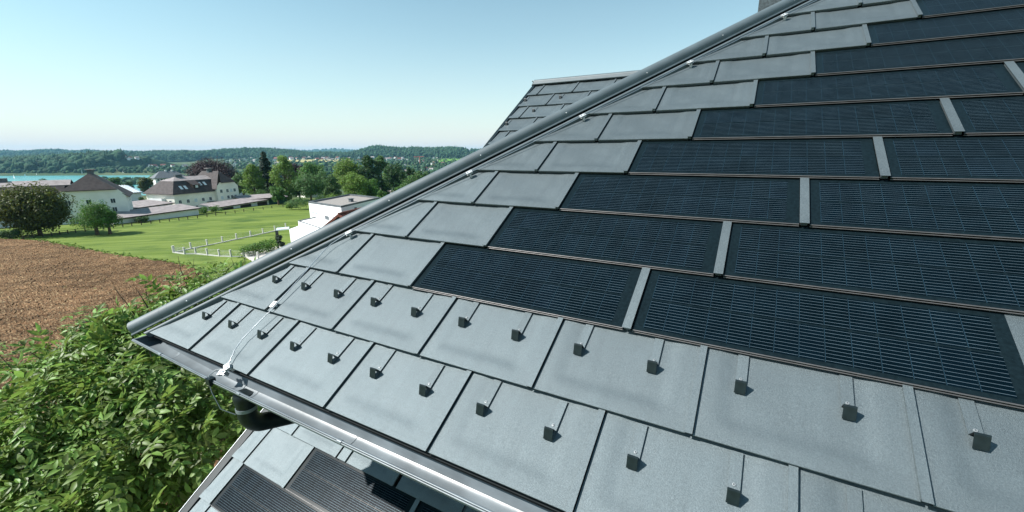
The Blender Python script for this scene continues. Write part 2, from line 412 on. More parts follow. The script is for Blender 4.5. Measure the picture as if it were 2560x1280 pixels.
for (u, v) in vis + [p for p in panels if p[0] >= 5.3]:
    o = link('solar_panel', PB, None, house, planeM(u, v, 0))
    o.matrix_parent_inverse = Matrix.Translation(Vector(ROOTL['house'])).inverted()
    place_cells(o, u, v, 0)
    for nm, me, du in (('panel_edge', PN, 0), ('seam_cover', SM, PWD)):
        if nm == 'seam_cover' and (abs(u + PWD - 4.17) < .1 and abs(v - 2 * P) < .01): continue
        c = link(nm, me, None, o, planeM(u + du, v, 0), world=False); c.matrix_parent_inverse = o.matrix_basis.inverted()

# snow guards
def guard_mesh():
    mb = MB(); w = .041; v0 = 0
    def hs(v): return HN * (1 - (v + .2365) / P) + .004
    prof = [(.19, hs(.19)), (.0, hs(0)), (-.003, hs(0) + .002), (.030, hs(0) + .037), (.034, hs(0) + .0395), (.038, hs(0) + .038), (.0465, hs(.046) + .002)]
    th = .0022
    pts = []
    for i, (a, h_) in enumerate(prof):
        p0 = np.array(prof[max(i - 1, 0)]); p1 = np.array(prof[min(i + 1, len(prof) - 1)]); t = (p1 - p0) / np.linalg.norm(p1 - p0)
        nn = np.array([t[1], -t[0]]); pts.append((np.array([a, h_]) - nn * 0, np.array([a, h_]) + nn * th))
    ring = [p[0] for p in pts] + [p[1] for p in pts][::-1]
    n = len(ring)
    V = [(0, a, h_) for a, h_ in ring] + [(w, a, h_) for a, h_ in ring]
    Fs = [(i, (i + 1) % n, n + (i + 1) % n, n + i) for i in range(n)]
    m = len(prof)
    for i in range(m - 1):
        q = (i, i + 1, n - 2 - i, n - 1 - i); Fs.append(q); Fs.append(tuple(n + k for k in q[::-1]))
    mb.add(V, Fs); me = mb.mesh('snow_guard'); return me
GM = guard_mesh(); GM.materials.append(TILE); GM.materials.append(DARK)
for p_ in GM.polygons:
    ys = [GM.vertices[i].co[1] for i in p_.vertices]
    if max(ys) < .06: p_.material_index = 1
def ring_mesh():
    mb = MB(); n = 12
    for r0, r1, z0, z1 in ((.0065, .0055, 0, .002), (.0055, .0035, .002, .0022), (.0035, .003, .0022, -.001)):
        V = [(r0 * math.cos(2 * PI * k / n), r0 * math.sin(2 * PI * k / n), z0) for k in range(n)] + [(r1 * math.cos(2 * PI * k / n), r1 * math.sin(2 * PI * k / n), z1) for k in range(n)]
        mb.add(V, [(k, (k + 1) % n, n + (k + 1) % n, n + k) for k in range(n)], True)
    return mb.mesh('rivet')
RM = ring_mesh(); RM.materials.append(mat('rivet_steel', (.30, .32, .33), .45, .5, metal=.4, nscale=40, namp=.1))
for row, us in ((0, [-.22 + .351 * k for k in range(19)]), (1, [.12 + .351 * k for k in range(18)])):
    for u in us:
        v = row * P + .2365 - .003
        if u > 6.4: continue
        u += random.uniform(-.004, .004); v += random.uniform(-.003, .003)
        g = link('snow_guard', GM, None, house, planeM(u, v, 0) @ Matrix.Rotation(random.uniform(-.025, .025), 4, 'Z'))
        c = link('rivet', RM, None, g, planeM(u + .020, v + .066, HN * (1 - .3 / P) + .0075), world=False); c.matrix_parent_inverse = g.matrix_basis.inverted()

# hip cap, rail beside it, screws
hd = np.array([1, 1, math.tan(AL)]); hd /= np.linalg.norm(hd)
he1 = np.array([1, -1, 0]) / math.sqrt(2); he2 = np.cross(he1, hd); he2 /= np.linalg.norm(he2)
if he2[2] < 0: he2 = -he2
hc0 = np.array([-.79, -.022, .033])
def hip_pt(v, base=hc0): return base + hd * (v / hd[1] * CA)
R_ = .057
arc = [(R_ * math.sin(t), R_ * math.cos(t)) for t in np.linspace(-1.95, 1.95, 25)]
lipL = [(-.073, -.038), (-.072, -.029)]; lipR = [(.072, -.029), (.073, -.038)]
prof_o = lipL + arc + lipR
prof = prof_o + [(x * .965, y * .965 - .001) for x, y in prof_o[::-1]]
segs = [-.02, .16, 3.05, 5.65, 8.2]
for i in range(len(segs) - 1):
    a, c = segs[i], segs[i + 1]; k = 1.0
    b = MB(); b.sweep(prof, [hip_pt(a), hip_pt(c + .03)], [he1 * (1 + .004 * (i % 2))] * 2, [he2 * (1 + .004 * (i % 2))] * 2)
    cap = part('hip_cap', b, CAPM, house)
    if i: # raised collar bead at the overlap
        for dd in (.0, .045):
            b = MB(); b.sweep([(x * 1.014, y * 1.014) for x, y in arc] + [(x * .99, y * .99) for x, y in arc[::-1]], [hip_pt(a + dd), hip_pt(a + dd + .008)], [he1] * 2, [he2] * 2)
            s_ = part('bead', b, CAPM, cap); s_.matrix_parent_inverse = Matrix.Identity(4)
b = MB(); b.poly([hip_pt(-.02) + he1 * x * .98 + he2 * y * .98 for x, y in arc]); part('cap_end', b, CAPM, house)
sb = MB()
for s_ in (0, 1):
    n = 8
    ring = [(.0062 * math.cos(2 * PI * k / n) * (1 - .45 * s_), .0062 * math.sin(2 * PI * k / n) * (1 - .45 * s_), .002 + .003 * s_) for k in range(n)]
    sb.add(ring, [tuple(range(n))] if s_ else [])
sb.f += [(k, (k + 1) % n, n + (k + 1) % n, n + k) for k in range(n)]; sb.sm += [True] * n
SCM = sb.mesh('screw'); SCM.materials.append(ZINC)
for k in range(12):
    for sd in (1, -1):
        th = 1.35 * sd; d_ = he1 * math.sin(th) + he2 * math.cos(th)
        p = hip_pt(.33 + k * .66) + d_ * (R_ + .0005)
        q = Vector(d_).to_track_quat('Z', 'Y').to_matrix().to_4x4(); q.translation = Vector(p)
        link('screw', SCM, None, house, q)
# rail: a small raised profile along the cut tiles
b = MB()
rl0 = PL(-.640, 0, .0); e_in = np.array([1, 0, 0]); 
prof_r = [(0, -.01), (0, .030), (.005, .035), (.030, .035), (.036, .030), (.036, .012), (.040, .012), (.040, -.01)]
nrm = P2W[:, 2]
b.sweep(prof_r, [rl0 + np.array([0, 0, 0]) + hd * (-.02 / hd[1] * CA), rl0 + hd * (8.2 / hd[1] * CA)], [e_in] * 2, [nrm] * 2, smooth=False)
part('hip_rail', b, CAPM, house)

# gutter ------------------------------------------------
def gutter_profile():
    pts = []
    rb = .0095
    for t in np.linspace(-.3, 2 * PI - .9, 12): pts.append((-.1 + rb * math.cos(t + PI), -.0 + rb * math.sin(t + PI)))
    cx, r = -.026, .066
    for t in np.linspace(PI, 2 * PI, 15): pts.append((cx + r * math.cos(t), -.006 + r * .95 * math.sin(t)))
    pts += [(.041, .03), (.0425, .03)]
    for t in np.linspace(2 * PI, PI, 15): pts.append((cx + (r + .0018) * math.cos(t), -.006 + (r * .95 + .0018) * math.sin(t)))
    return pts
GP = gutter_profile()     # (offset towards the house, height)
ZG = -.048
cx_ = -.56
def gut(x0, x1, prof=GP, name='gutter', z0=None, mat_=None, par=None):
    b = MB(); zs = [ZG + .03 * (1 - min(1, (x + .66) / 1.1)) if x < .45 else ZG for x in (x0, x1)]
    if x0 < -.5:      # mitred corner, then the arm along the side eave
        path = [(x1, 0, zs[1]), (cx_, 0, zs[0]), (cx_, 2 * YR, zs[0])]
        e1 = [(0, 1, 0), (1, 1, 0), (1, 0, 0)]
    else:
        path = [(x1, 0, zs[1]), (x0, 0, zs[0])]; e1 = [(0, 1, 0)] * 2
    b.sweep(prof, path, e1, [(0, 0, 1)] * len(path)); return b
g1 = part('gutter', gut(-.66, .45), GUT, house)
g2 = part('gutter', gut(.45, 13), GUT, house)
b = MB()
for x in (-.25, .72, 1.60, 3.4, 5.2):
    z_ = ZG + (.03 * (1 - min(1, (x + .66) / 1.1)) if x < .45 else 0)
    b = MB(); ring = [( -.1 + .0118 * math.cos(t), .0118 * math.sin(t)) for t in np.linspace(0, 2 * PI, 11)[:-1]]
    b.sweep(ring, [(x, 0, z_), (x + .03, 0, z_)], [(0, 1, 0)] * 2, [(0, 0, 1)] * 2)
    cxx, r = -.026, .0645
    inner = [(cxx + r * math.cos(t), -.006 + r * .95 * math.sin(t)) for t in np.linspace(PI, 2 * PI, 15)] + [(cxx + (r - .0012) * math.cos(t), -.006 + (r * .95 - .0012) * math.sin(t)) for t in np.linspace(2 * PI, PI, 15)]
    b.sweep(inner, [(x - .03, 0, z_), (x + .0, 0, z_)], [(0, 1, 0)] * 2, [(0, 0, 1)] * 2)
    part('gutter_joint', b, GUT, house)
# drip apron from under the tiles into the gutter, fascia and soffit
b = MB(); b.box((-.44, 0, 0), (13, .0016, 1), T=lambda x, y, z: (x, .036 - .022 * (1 - z) + y, -.022 - .075 * (1 - z)))
part('drip_apron', b, GUT, house)
b = MB(); b.box((-.50, .012, -.036), (13, .05, -.001)); part('eave_shadow_batten', b, UNDER, house)  # black strip standing in for the shadow band under the tile nose
b = MB(); b.box((-.5, .045, -.17), (13, .065, -.02)); b.box((-.5, .065, -.17), (-.48, 2 * YR, -.02)); part('fascia', b, DARK, house)
b = MB(); b.box((-.48, .065, -.165), (13, 1.6, -.15)); b.box((-.48, 1.6, -.165), (.5, 2 * YR - .1, -.15)); part('soffit', b, DARK, house)
b = MB(); b.box((.5, 1.6, -11), (12.5, 2 * YR - .5, -.165)); part('wall', b, PLASTER, house)
# gutter outlet and swan neck pipe
b = MB(); X0 = .64
neck = [(X0, -.03, -.108), (X0, -.03, -.13), (X0, -.03, -.16), (X0, -.03, -.21)]
b.tube(neck, [.058, .066, .060, .055], 20); pipe = part('downpipe', b, DARK, house)
b = MB(); path = [(X0, -.03, -.19), (X0, -.03, -.24)]
for t in np.linspace(0, 1.22, 9)[1:]: path.append((X0, -.03 + .13 * (1 - math.cos(t)), -.24 - .13 * math.sin(t)))
dl = np.array([0, math.sin(1.22), -math.cos(1.22)]); e_ = np.array(path[-1])
path += [e_ + dl * .1, e_ + dl * 1.1]
b.tube(path, .0565, 20); s_ = part('pipe_bend', b, DARK, pipe); s_.matrix_parent_inverse = Matrix.Identity(4)
b = MB(); b.tube([(X0, -.03, -.20), (X0, -.03, -.222)], .0600, 20); s_ = part('pipe_collar', b, GUT, pipe); s_.matrix_parent_inverse = Matrix.Identity(4)
b = MB(); b.tube([(X0, 1.0, -.70), (X0, 1.48, -.90), (X0, 1.54, -1.05), (X0, 1.54, -10)], .055, 16); s_ = part('lower_pipe', b, DARK, pipe); s_.matrix_parent_inverse = Matrix.Identity(4)

# second roof behind the hip: cross gable with its own ridge
NX = -1.51; PX = .42
def tile2(w=.7):
    return tile_mesh(w, PX, 'roof_tile')
T2 = tile2(); T2.materials.append(TILE)
VRG = 7.10; XV = -.755
yr2 = VRG * CA - NX * SA; zr2 = VRG * SA + NX * CA; y0_2 = yr2 - zr2 / math.tan(AL)
b = MB(); b.poly([(XV, y0_2, -.01), (XV + (yr2 - y0_2) + .4, yr2, zr2 - .012), (XV, yr2, zr2 - .012)]); b.poly([(XV, yr2, zr2 - .012), (XV + (yr2 - y0_2) + .4, yr2, zr2 - .012), (XV, 2 * yr2 - y0_2, -.01)])
part('roof_boarding', b, UNDER, house)
b = MB(); b.poly([(XV + .12, y0_2 + .1, -.12), (XV + .12, yr2, zr2 - .12), (XV + .12, 2 * yr2 - y0_2 - .1, -.12)]); part('gable_wall', b, PLASTER, house)
for k in range(-6, 4):
    v = 5.782 + k * PX; uo = .2094 + (.35 if k % 2 == 1 else 0) - (.7 if k == 3 else 0)
    vv = 5.782 + k * PX
    j = uo - 2.1 if k % 2 == 0 else .2094 - .35 - 1.4
    j = {0: .2094 - .7 * 2, 1: .2094 - .35 - .7}[k % 2] - .7
    while j < 3.4:
        x0, x1 = j, j + .7; me = T2
        if x1 > XV + .03:
            cuts = []
            if x0 < XV + .05: cuts.append((Vector((XV + .04 - x0, 0, 0)), Vector((-1, 0, 0))))
            if v + PX > VRG - .04: cuts.append((Vector((0, VRG - .05 - v, 0)), Vector((0, 1, 0))))
            # valley: removes what lies beyond x = XV + (y - y0)
            lim = XV + ((v) * CA - NX * SA - y0_2) + .3
            if x0 < lim:
                if x1 > lim - .3: cuts.append((Vector((lim - .1 - x0, 0, 0)), Vector((1, -CA, 0)).normalized()))
                m_ = clip_mesh(T2, cuts) if cuts else T2
                if m_ is not None: link('roof_tile', m_, None, house, planeM(x0, v, NX))
        j += .7
for (u, v) in [(-.68, 6.40), (.02, 6.42), (-.33, 5.98), (-.68, 5.56), (.37, 5.98), (.02, 5.56), (-.33, 5.14), (-.68, 4.72), (.72, 6.40)]:
    g = link('snow_guard', GM, None, house, planeM(u, v, NX))
# its ridge cap and verge
b = MB(); rp = [(.055 * math.sin(t), .055 * math.cos(t)) for t in np.linspace(-1.7, 1.7, 15)]; rp = [(-.10, -.05), (-.07, -.012)] + rp + [(.07, -.012), (.10, -.05)]
rpp = rp + [(x * .96, y * .96 - .001) for x, y in rp[::-1]]
b.sweep(rpp, [(XV + .0, yr2, zr2 + .035), (XV + 4.6, yr2, zr2 + .035)], [(0, 1, 0)] * 2, [(0, 0, 1)] * 2); rc = part('ridge_cap', b, CAPM, house)
b = MB(); b.box((XV - .01, 0, -.10), (XV + .05, 1, .022), T=lambda x, y, z: tuple(PL(x, 2.0 + y * 5.13, NX + z))); part('verge_trim', b, DARK, house)
b = MB(); b.tube([(XV - .02, yr2, zr2 + .05), (XV - .05, yr2 - .02, zr2 - .02)], .012, 8); b.tube([(XV - .03, yr2 - .05, zr2 + .07), (XV - .03, yr2 + .05, zr2 + .03)], .009, 8); part('ridge_end_clamp', b, DARK, house)

# lower roof beneath the main eave
NL = -1.913; PLW = .42
TL = tile_mesh(.7, PLW, 'roof_tile'); TL.materials.append(TILE)
b = MB(); b.poly([tuple(PL(-1.39, -3.2, NL - .012)), tuple(PL(12, -3.2, NL - .012)), tuple(PL(12, .75, NL - .012)), tuple(PL(-1.39, .75, NL - .012))]); part('roof_boarding', b, UNDER, house)
def lower_panel(u, v):
    o = link('solar_panel', PB, None, house, planeM(u, v, NL)); o.matrix_parent_inverse = Matrix.Translation(Vector(ROOTL['house'])).inverted()
    place_cells_f(o, u, v, NL)
    for nm, me, du in (('panel_edge', PN, 0), ('seam_cover', SM, PWD)):
        c = link(nm, me, None, o, planeM(u + du, v, NL), world=False); c.matrix_parent_inverse = o.matrix_basis.inverted()
def place_cells_f(par, u, v, n):
    for row in range(2):
        for c in range(14):
            uu = .052 + c * CW; vv = .026 + row * (CH + .004); zz = HN + .0021 + CSL * vv
            o = link('cell', CM[row], None, par, planeM(u + uu, v + vv, n) @ Matrix.Translation((0, 0, zz)), world=False); o.matrix_parent_inverse = par.matrix_basis.inverted()
def low_tile(u, v, cutl=None):
    me = TL
    if cutl is not None: me = clip_mesh(TL, [(Vector((cutl - u, 0, 0)), Vector((-1, 0, 0)))])
    if me: link('roof_tile', me, None, house, planeM(u, v, NL))
for k in range(-7, 2):
    v = -.02 + k * PLW
    if k >= 0:
        for j in (-1.443 - (0 if k == 0 else .35), -.743 - (0 if k == 0 else .35), .02, .75, 1.45, 2.15, 2.85): low_tile(j, v, -1.30 if j < -1.35 else None)
    else:
        o_ = {-1: -.385, -2: -1.09, -3: -.40, -4: -1.09, -5: -.40, -6: -1.09, -7: -.4}[k]
        low_tile(o_ - .7, v, -1.30 if o_ - .7 < -1.3 else None)
        if o_ > -.5: low_tile(o_ - 1.4, v, -1.30)
        u = o_
        while u < 5:
            if k >= -3: lower_panel(u, v)
            else:
                low_tile(u, v); low_tile(u + .7, v)
            u += 1.42
b = MB()
b.box((-.015, 0, 0), (.095, PLW, .02), T=lambda x, y, z: tuple(PL(x, -.02 + y, NL + HN * (1 - y / PLW) + z)))
part('seam_cover', b, TILE, house)
b = MB(); b.box((-1.40, -3.2, -.14), (-1.305, .75, .018), T=lambda u, v, n: tuple(PL(u, v, NL + n))); part('verge_trim', b, DARK, house)
b = MB(); b.box((-1.403, -3.2, .0185), (-1.397, .75, .024), T=lambda u, v, n: tuple(PL(u, v, NL + n))); part('verge_edge', b, ALU, house)
b = MB(); b.box((-1.2, -1.35, -11), (.5, 1.6, -3.2)); b.box((.5, -1.35, -11), (12, 1.6, -3.2)); part('wing_wall', b, PLASTER, house)

# chimney behind the hip
b = MB(); pc = at(1893, 40, 7.6); X, Y = pc[0], pc[1]
b.box((X, Y, pc[2] - 2), (X + .75, Y + .75, pc[2] + 1.6)); ch = part('chimney', b, mat('chimney_cladding', (.05, .065, .07), .6, .4, nscale=60, namp=.4, bump=.4, bscale=120, bdist=.002), house)
b = MB(); b.box((X - .05, Y - .05, pc[2] + 1.6), (X + .8, Y + .8, pc[2] + 1.66)); s_ = part('chimney_cap', b, DARK, ch); s_.matrix_parent_inverse = Matrix.Identity(4)

# lightning conductor ----------------------------------------------
lc = thing('lightning_conductor', 'bright aluminium lightning conductor wire clipped beside the hip cap and down to the gutter', 'wire', tuple(PL(.42, .47, .03)))
HW = .045
wp = [(.505, -.06, .03), (.475, .03, .045), (.43, .10, HW), (.405, .19, HW), (.41, .30, HW), (.42, .47, HW), (.40, .80, HW), (.388, 1.04, HW), (.395, 1.10, HW), (.43, 1.17, HW)]
aw = -.565
v_ = 1.22
k = 0
while v_ < 7.6:
    sag = [0, .006, .008, .005][k % 4]
    wp.append((aw + v_ * CA + sag, v_, HW - sag)); v_ += .21; k += 1
b = MB(); b.tube([PL(*w) for w in wp], .0029, 8); part('wire', b, ALU, lc)
# bonding wire to the gutter bead
gb = np.array([.43, -.1, ZG])
b = MB(); b.tube([PL(.489, -.01, .035), np.array([.47, -.04, .02]), np.array([.44, -.075, .015]), np.array([.425, -.105, -.01]), np.array([.425, -.115, -.05]), np.array([.44, -.115, -.12]), np.array([.5, -.11, -.22]), np.array([.56, -.06, -.27])], .0032, 8); part('wire', b, GUT, lc)
b = MB(); b.box((.405, -.125, ZG - .02), (.45, -.085, ZG + .022)); part('gutter_clamp', b, DARK, lc)
cb = MB(); cb.box((-.026, -.019, .010), (.026, .019, .0135)); cb.box((-.026, -.019, -.003), (.026, .019, .0)); cb.box((-.022, .013, 0), (.022, .019, .01)); cb.box((-.006, -.02, -.04), (.006, .0, -.003))
CLM = cb.mesh('clip'); CLM.materials.append(ZINC)
bh = MB(); n = 6
bh.add([(.0055 * math.cos(PI * k / 3), .0055 * math.sin(PI * k / 3), .0135) for k in range(n)] + [(.0055 * math.cos(PI * k / 3), .0055 * math.sin(PI * k / 3), .019) for k in range(n)], [tuple(range(n, 2 * n))] + [(k, (k + 1) % n, n + (k + 1) % n, n + k) for k in range(n)])
BHM = bh.mesh('bolt'); BHM.materials.append(ALU)
hang = math.atan2(1, CA)
def clip_at(u, v, rot, h=HW - .006):
    M = planeM(u, v, h) @ Matrix.Rotation(rot, 4, 'Z')
    c = link('clip', CLM, None, lc, M)
    for dx in (-.014, .014):
        s_ = link('bolt', BHM, None, c, M @ Matrix.Translation((dx, -.003, 0)), world=False); s_.matrix_parent_inverse = c.matrix_basis.inverted()
for v in (1.235, 2.07, 2.925, 3.805, 4.64, 5.48): clip_at(aw + v * CA, v, hang)
clip_at(.395, .475, math.radians(95)); clip_at(.50, -.01, math.radians(150)); clip_at(.455, -.045, math.radians(200), .01)

# ================================================================= terrain
def ld_mesh(name, ls_fn, ds, nl, zoff=0, zfn=None):
    V = []
    for d in ds:
        l0, l1 = ls_fn(d); l = np.linspace(l0, l1, nl)
        z = (zfn(l, d) if zfn else tz(l, np.full_like(l, d))) + zoff
        V.append(CAM[None, :] * [1, 1, 0] + RT[None, :] * l[:, None] + FW[None, :] * d + np.stack([0 * l, 0 * l, z + CAM[2]], 1))
    V = np.concatenate(V); m = len(ds)
    i = np.arange(m - 1)[:, None] * nl + np.arange(nl - 1)[None, :]
    Fq = np.stack([i, i + 1, i + nl + 1, i + nl], -1).reshape(-1, 4)
    return arr_mesh(name, V, Fq, True)

def ground_material():
    m = bpy.data.materials.new('meadow_grass'); m.use_nodes = True; N, L = m.node_tree.nodes, m.node_tree.links; b = N['Principled BSDF']
    g = N.new('ShaderNodeNewGeometry')
    def noise(sc_, det=4, vec=None):
        n = N.new('ShaderNodeTexNoise'); n.inputs['Scale'].default_value = sc_; n.inputs['Detail'].default_value = det; L.new(vec or g.outputs['Position'], n.inputs['Vector']); return n.outputs[0]
    def mix(f, a, c, lo=.4, hi=.6):
        mr = N.new('ShaderNodeMapRange'); mr.inputs[1].default_value = lo; mr.inputs[2].default_value = hi; L.new(f, mr.inputs[0])
        x = N.new('ShaderNodeMix'); x.data_type = 'RGBA'; L.new(mr.outputs[0], x.inputs[0])
        for i, q in ((6, a), (7, c)):
            if isinstance(q, tuple): x.inputs[i].default_value = (*q, 1)
            else: L.new(q, x.inputs[i])
        return x.outputs[2]
    # mowing swaths: long thin streaks across the view
    mp = N.new('ShaderNodeMapping'); mp.vector_type = 'POINT'
    ang = math.atan2(RT[1], RT[0]) + math.radians(17)
    mp.inputs['Rotation'].default_value = (0, 0, -ang); L.new(g.outputs['Position'], mp.inputs[0])
    mp2 = N.new('ShaderNodeMapping'); mp2.inputs['Scale'].default_value = (.02, .42, 0); L.new(mp.outputs[0], mp2.inputs[0])
    st = noise(1.0, 3, mp2.outputs[0])
    mp3 = N.new('ShaderNodeMapping'); mp3.inputs['Scale'].default_value = (.10, 2.2, 0); L.new(mp.outputs[0], mp3.inputs[0])
    st2 = noise(1.0, 3, mp3.outputs[0])
    c = mix(st, (.095, .145, .020), (.17, .22, .048), .38, .62)
    c2 = mix(st2, c, (.12, .165, .03), .5, .75)
    c2 = mix(noise(.13, 5), c2, (.050, .095, .016), .52, .75)
    c2 = mix(noise(3.0, 4), c2, (.17, .21, .07), .62, .9)
    # far country: darker, mixed with field tones
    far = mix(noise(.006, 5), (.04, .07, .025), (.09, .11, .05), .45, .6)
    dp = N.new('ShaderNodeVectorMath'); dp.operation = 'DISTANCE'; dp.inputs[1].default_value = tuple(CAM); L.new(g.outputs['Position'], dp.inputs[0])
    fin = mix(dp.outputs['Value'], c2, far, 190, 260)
    L.new(fin, b.inputs['Base Color']); b.inputs['Roughness'].default_value = .9; b.inputs['Specular IOR Level'].default_value = .15
    bp = N.new('ShaderNodeBump'); bp.inputs['Strength'].default_value = .7; bp.inputs['Distance'].default_value = .12; L.new(noise(5, 4), bp.inputs['Height']); L.new(bp.outputs[0], b.inputs['Normal'])
    return m
dsg = np.concatenate([np.linspace(-60, 0, 13), np.linspace(4, 200, 60), np.linspace(208, 700, 60), np.linspace(720, 1300, 50), np.geomspace(1320, 16000, 60)])
me = ld_mesh('meadow', lambda d: (-260 - 2.3 * max(d, 0), 260 + 2.3 * max(d, 0)), dsg, 200)
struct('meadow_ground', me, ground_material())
# lake
def lake_mat():
    m = mat('lake_water', (.03, .22, .22), .25, .4, nscale=.02, col2=(.05, .29, .28), bump=.35, bscale=.5, bdist=.2)
    return m
me = ld_mesh('lake', lambda d: (-4200, -.70 * d + 70), np.linspace(500, 1262, 30), 30, zfn=lambda l, d: np.full_like(l, -60.0))
struct('lake_water', me, lake_mat())
# ploughed field: clods as real relief
def soil_mat():
    m = mat('ploughed_soil', (.080, .043, .020), .95, .1, nscale=1.4, col2=(.175, .10, .052), bump=1.0, bscale=9, bdist=.12, detail=8)
    N, L = m.node_tree.nodes, m.node_tree.links; b = N['Principled BSDF']
    tc = N.new('ShaderNodeTexCoord'); mp = N.new('ShaderNodeMapping'); mp.inputs['Scale'].default_value = (3.5, 8, 6); mp.inputs['Rotation'].default_value = (0, 0, .5)
    L.new(tc.outputs['Object'], mp.inputs[0]); n = N.new('ShaderNodeTexNoise'); n.inputs['Scale'].default_value = 1; n.inputs['Detail'].default_value = 3; L.new(mp.outputs[0], n.inputs['Vector'])
    mr = N.new('ShaderNodeMapRange'); mr.inputs[1].default_value = .55; mr.inputs[2].default_value = .68; L.new(n.outputs[0], mr.inputs[0])
    x = N.new('ShaderNodeMix'); x.data_type = 'RGBA'; old = b.inputs['Base Color'].links[0].from_socket
    L.new(mr.outputs[0], x.inputs[0]); L.new(old, x.inputs[6]); x.inputs[7].default_value = (.36, .265, .15, 1)
    # tractor lanes and patches of damper, darker earth
    mp2 = N.new('ShaderNodeMapping'); mp2.inputs['Rotation'].default_value = (0, 0, -1.05); L.new(tc.outputs['Object'], mp2.inputs[0])
    mp3 = N.new('ShaderNodeMapping'); mp3.inputs['Scale'].default_value = (.03, .9, 1); L.new(mp2.outputs[0], mp3.inputs[0])
    n3 = N.new('ShaderNodeTexNoise'); n3.inputs['Scale'].default_value = 1; n3.inputs['Detail'].default_value = 3; L.new(mp3.outputs[0], n3.inputs['Vector'])
    n4 = N.new('ShaderNodeTexNoise'); n4.inputs['Scale'].default_value = .12; n4.inputs['Detail'].default_value = 5; L.new(tc.outputs['Object'], n4.inputs['Vector'])
    ad = N.new('ShaderNodeMath'); ad.operation = 'ADD'; L.new(n3.outputs[0], ad.inputs[0]); L.new(n4.outputs[0], ad.inputs[1])
    mr3 = N.new('ShaderNodeMapRange'); mr3.inputs[1].default_value = .8; mr3.inputs[2].default_value = 1.2; mr3.inputs[3].default_value = .68; mr3.inputs[4].default_value = 1.3; L.new(ad.outputs[0], mr3.inputs[0])
    hs = N.new('ShaderNodeHueSaturation'); L.new(mr3.outputs[0], hs.inputs['Value']); L.new(x.outputs[2], hs.inputs['Color']); L.new(hs.outputs[0], b.inputs['Base Color'])
    return m
edge = [hit(x, y)[0] for x, y in ((-420, 566), (-200, 578), (0, 597), (100, 601), (220, 624), (330, 645), (430, 656), (480, 668), (520, 700), (545, 760), (560, 860))]
ea = np.array([[(e - CAM) @ RT, (e - CAM) @ FW] for e in edge])
def soil_mesh():
    ns, ntt = 420, 300
    s = np.linspace(0, 1, ns); seg = np.concatenate([[0], np.cumsum(np.linalg.norm(np.diff(ea, axis=0), axis=1))]); seg /= seg[-1]
    el = np.interp(s, seg, ea[:, 0]); ed = np.interp(s, seg, ea[:, 1])
    el = el + rng.normal(size=ns) * .12; ed = ed + rng.normal(size=ns) * .12
    near = np.stack([np.linspace(-75, -7, ns), np.full(ns, 8.0)], 1)
    t = np.linspace(0, 1, ntt)[:, None]
    l = el[None] * (1 - t) + near[None, :, 0] * t; d = ed[None] * (1 - t) + near[None, :, 1] * t
    z = tz(l, d) + .05 + rng.random(l.shape) ** 2 * .13 + .05 * np.sin(d * 3 + l * .6)
    z[0] = tz(l[0], d[0]) - .02
    V = CAM * [1, 1, 0] + RT * l[..., None] + FW * d[..., None]; V[..., 2] = z + CAM[2]
    i = np.arange(ntt - 1)[:, None] * ns + np.arange(ns - 1)[None]
    return arr_mesh('ploughed_field', V.reshape(-1, 3), np.stack([i, i + ns, i + ns + 1, i + 1], -1).reshape(-1, 4))
struct('ploughed_field', soil_mesh(), soil_mat())

# hills ------------------------------------------------------------
HILLM = mat('forest_floor', (.022, .045, .022), .95, .1, nscale=.01, col2=(.035, .065, .03))
FIELDM = mat('hay_field', (.32, .30, .12), .95, .1, nscale=.02, col2=(.42, .34, .16))
def ridge_pts(tops, d): return [at(x, y, d) for x, y in tops]
ico = bmesh.new(); bmesh.ops.create_icosphere(ico, subdivisions=2, radius=1)
IV = np.array([v.co[:] for v in ico.verts]); IF = np.array([[v.index for v in f.verts] for f in ico.faces]); ico.free()
ico = bmesh.new(); bmesh.ops.create_icosphere(ico, subdivisions=1, radius=1)
IV1 = np.array([v.co[:] for v in ico.verts]); IF1 = np.array([[v.index for v in f.verts] for f in ico.faces]); ico.free()
def blobs(pts, hs, ws, conifer=0.0, fine=False):
    """tree crowns that read one by one only as a wood: lumpy round ones and pointed ones"""
    bv, bf = (IV, IF) if fine else (IV1, IF1)
    n = len(pts); k = len(bv)
    V = np.repeat(bv[None], n, 0) * (1 + (rng.random((n, k)) - .5)[..., None] * (.45 if fine else .6))
    con = rng.random(n) < conifer
    z = V[..., 2]
    shrink = np.where(con[:, None], np.clip(.62 - .6 * z, .04, 1.2), 1.0)
    V[..., 0] *= shrink * ws[:, None] * .5 * np.where(con, .7, 1)[:, None]; V[..., 1] *= shrink * ws[:, None] * .5 * np.where(con, .7, 1)[:, None]
    V[..., 2] = (z * .5 + .5) * hs[:, None] * np.where(con, 1.18, 1)[:, None]
    a = rng.random(n) * 6.28; c, s_ = np.cos(a)[:, None], np.sin(a)[:, None]
    X = V[..., 0] * c - V[..., 1] * s_; Y = V[..., 0] * s_ + V[..., 1] * c
    V = np.stack([X, Y, V[..., 2]], -1) + pts[:, None]
    Fq = bf[None] + (np.arange(n) * k)[:, None, None]
    return V.reshape(-1, 3), Fq.reshape(-1, 3)
WOODM = mat('far_wood_foliage', (.028, .062, .028), .9, .15, nscale=.25, namp=.35, island=.45, coords='Object')
WOODL = mat('far_wood_light_foliage', (.058, .10, .036), .9, .15, nscale=.25, namp=.35, island=.45, coords='Object')
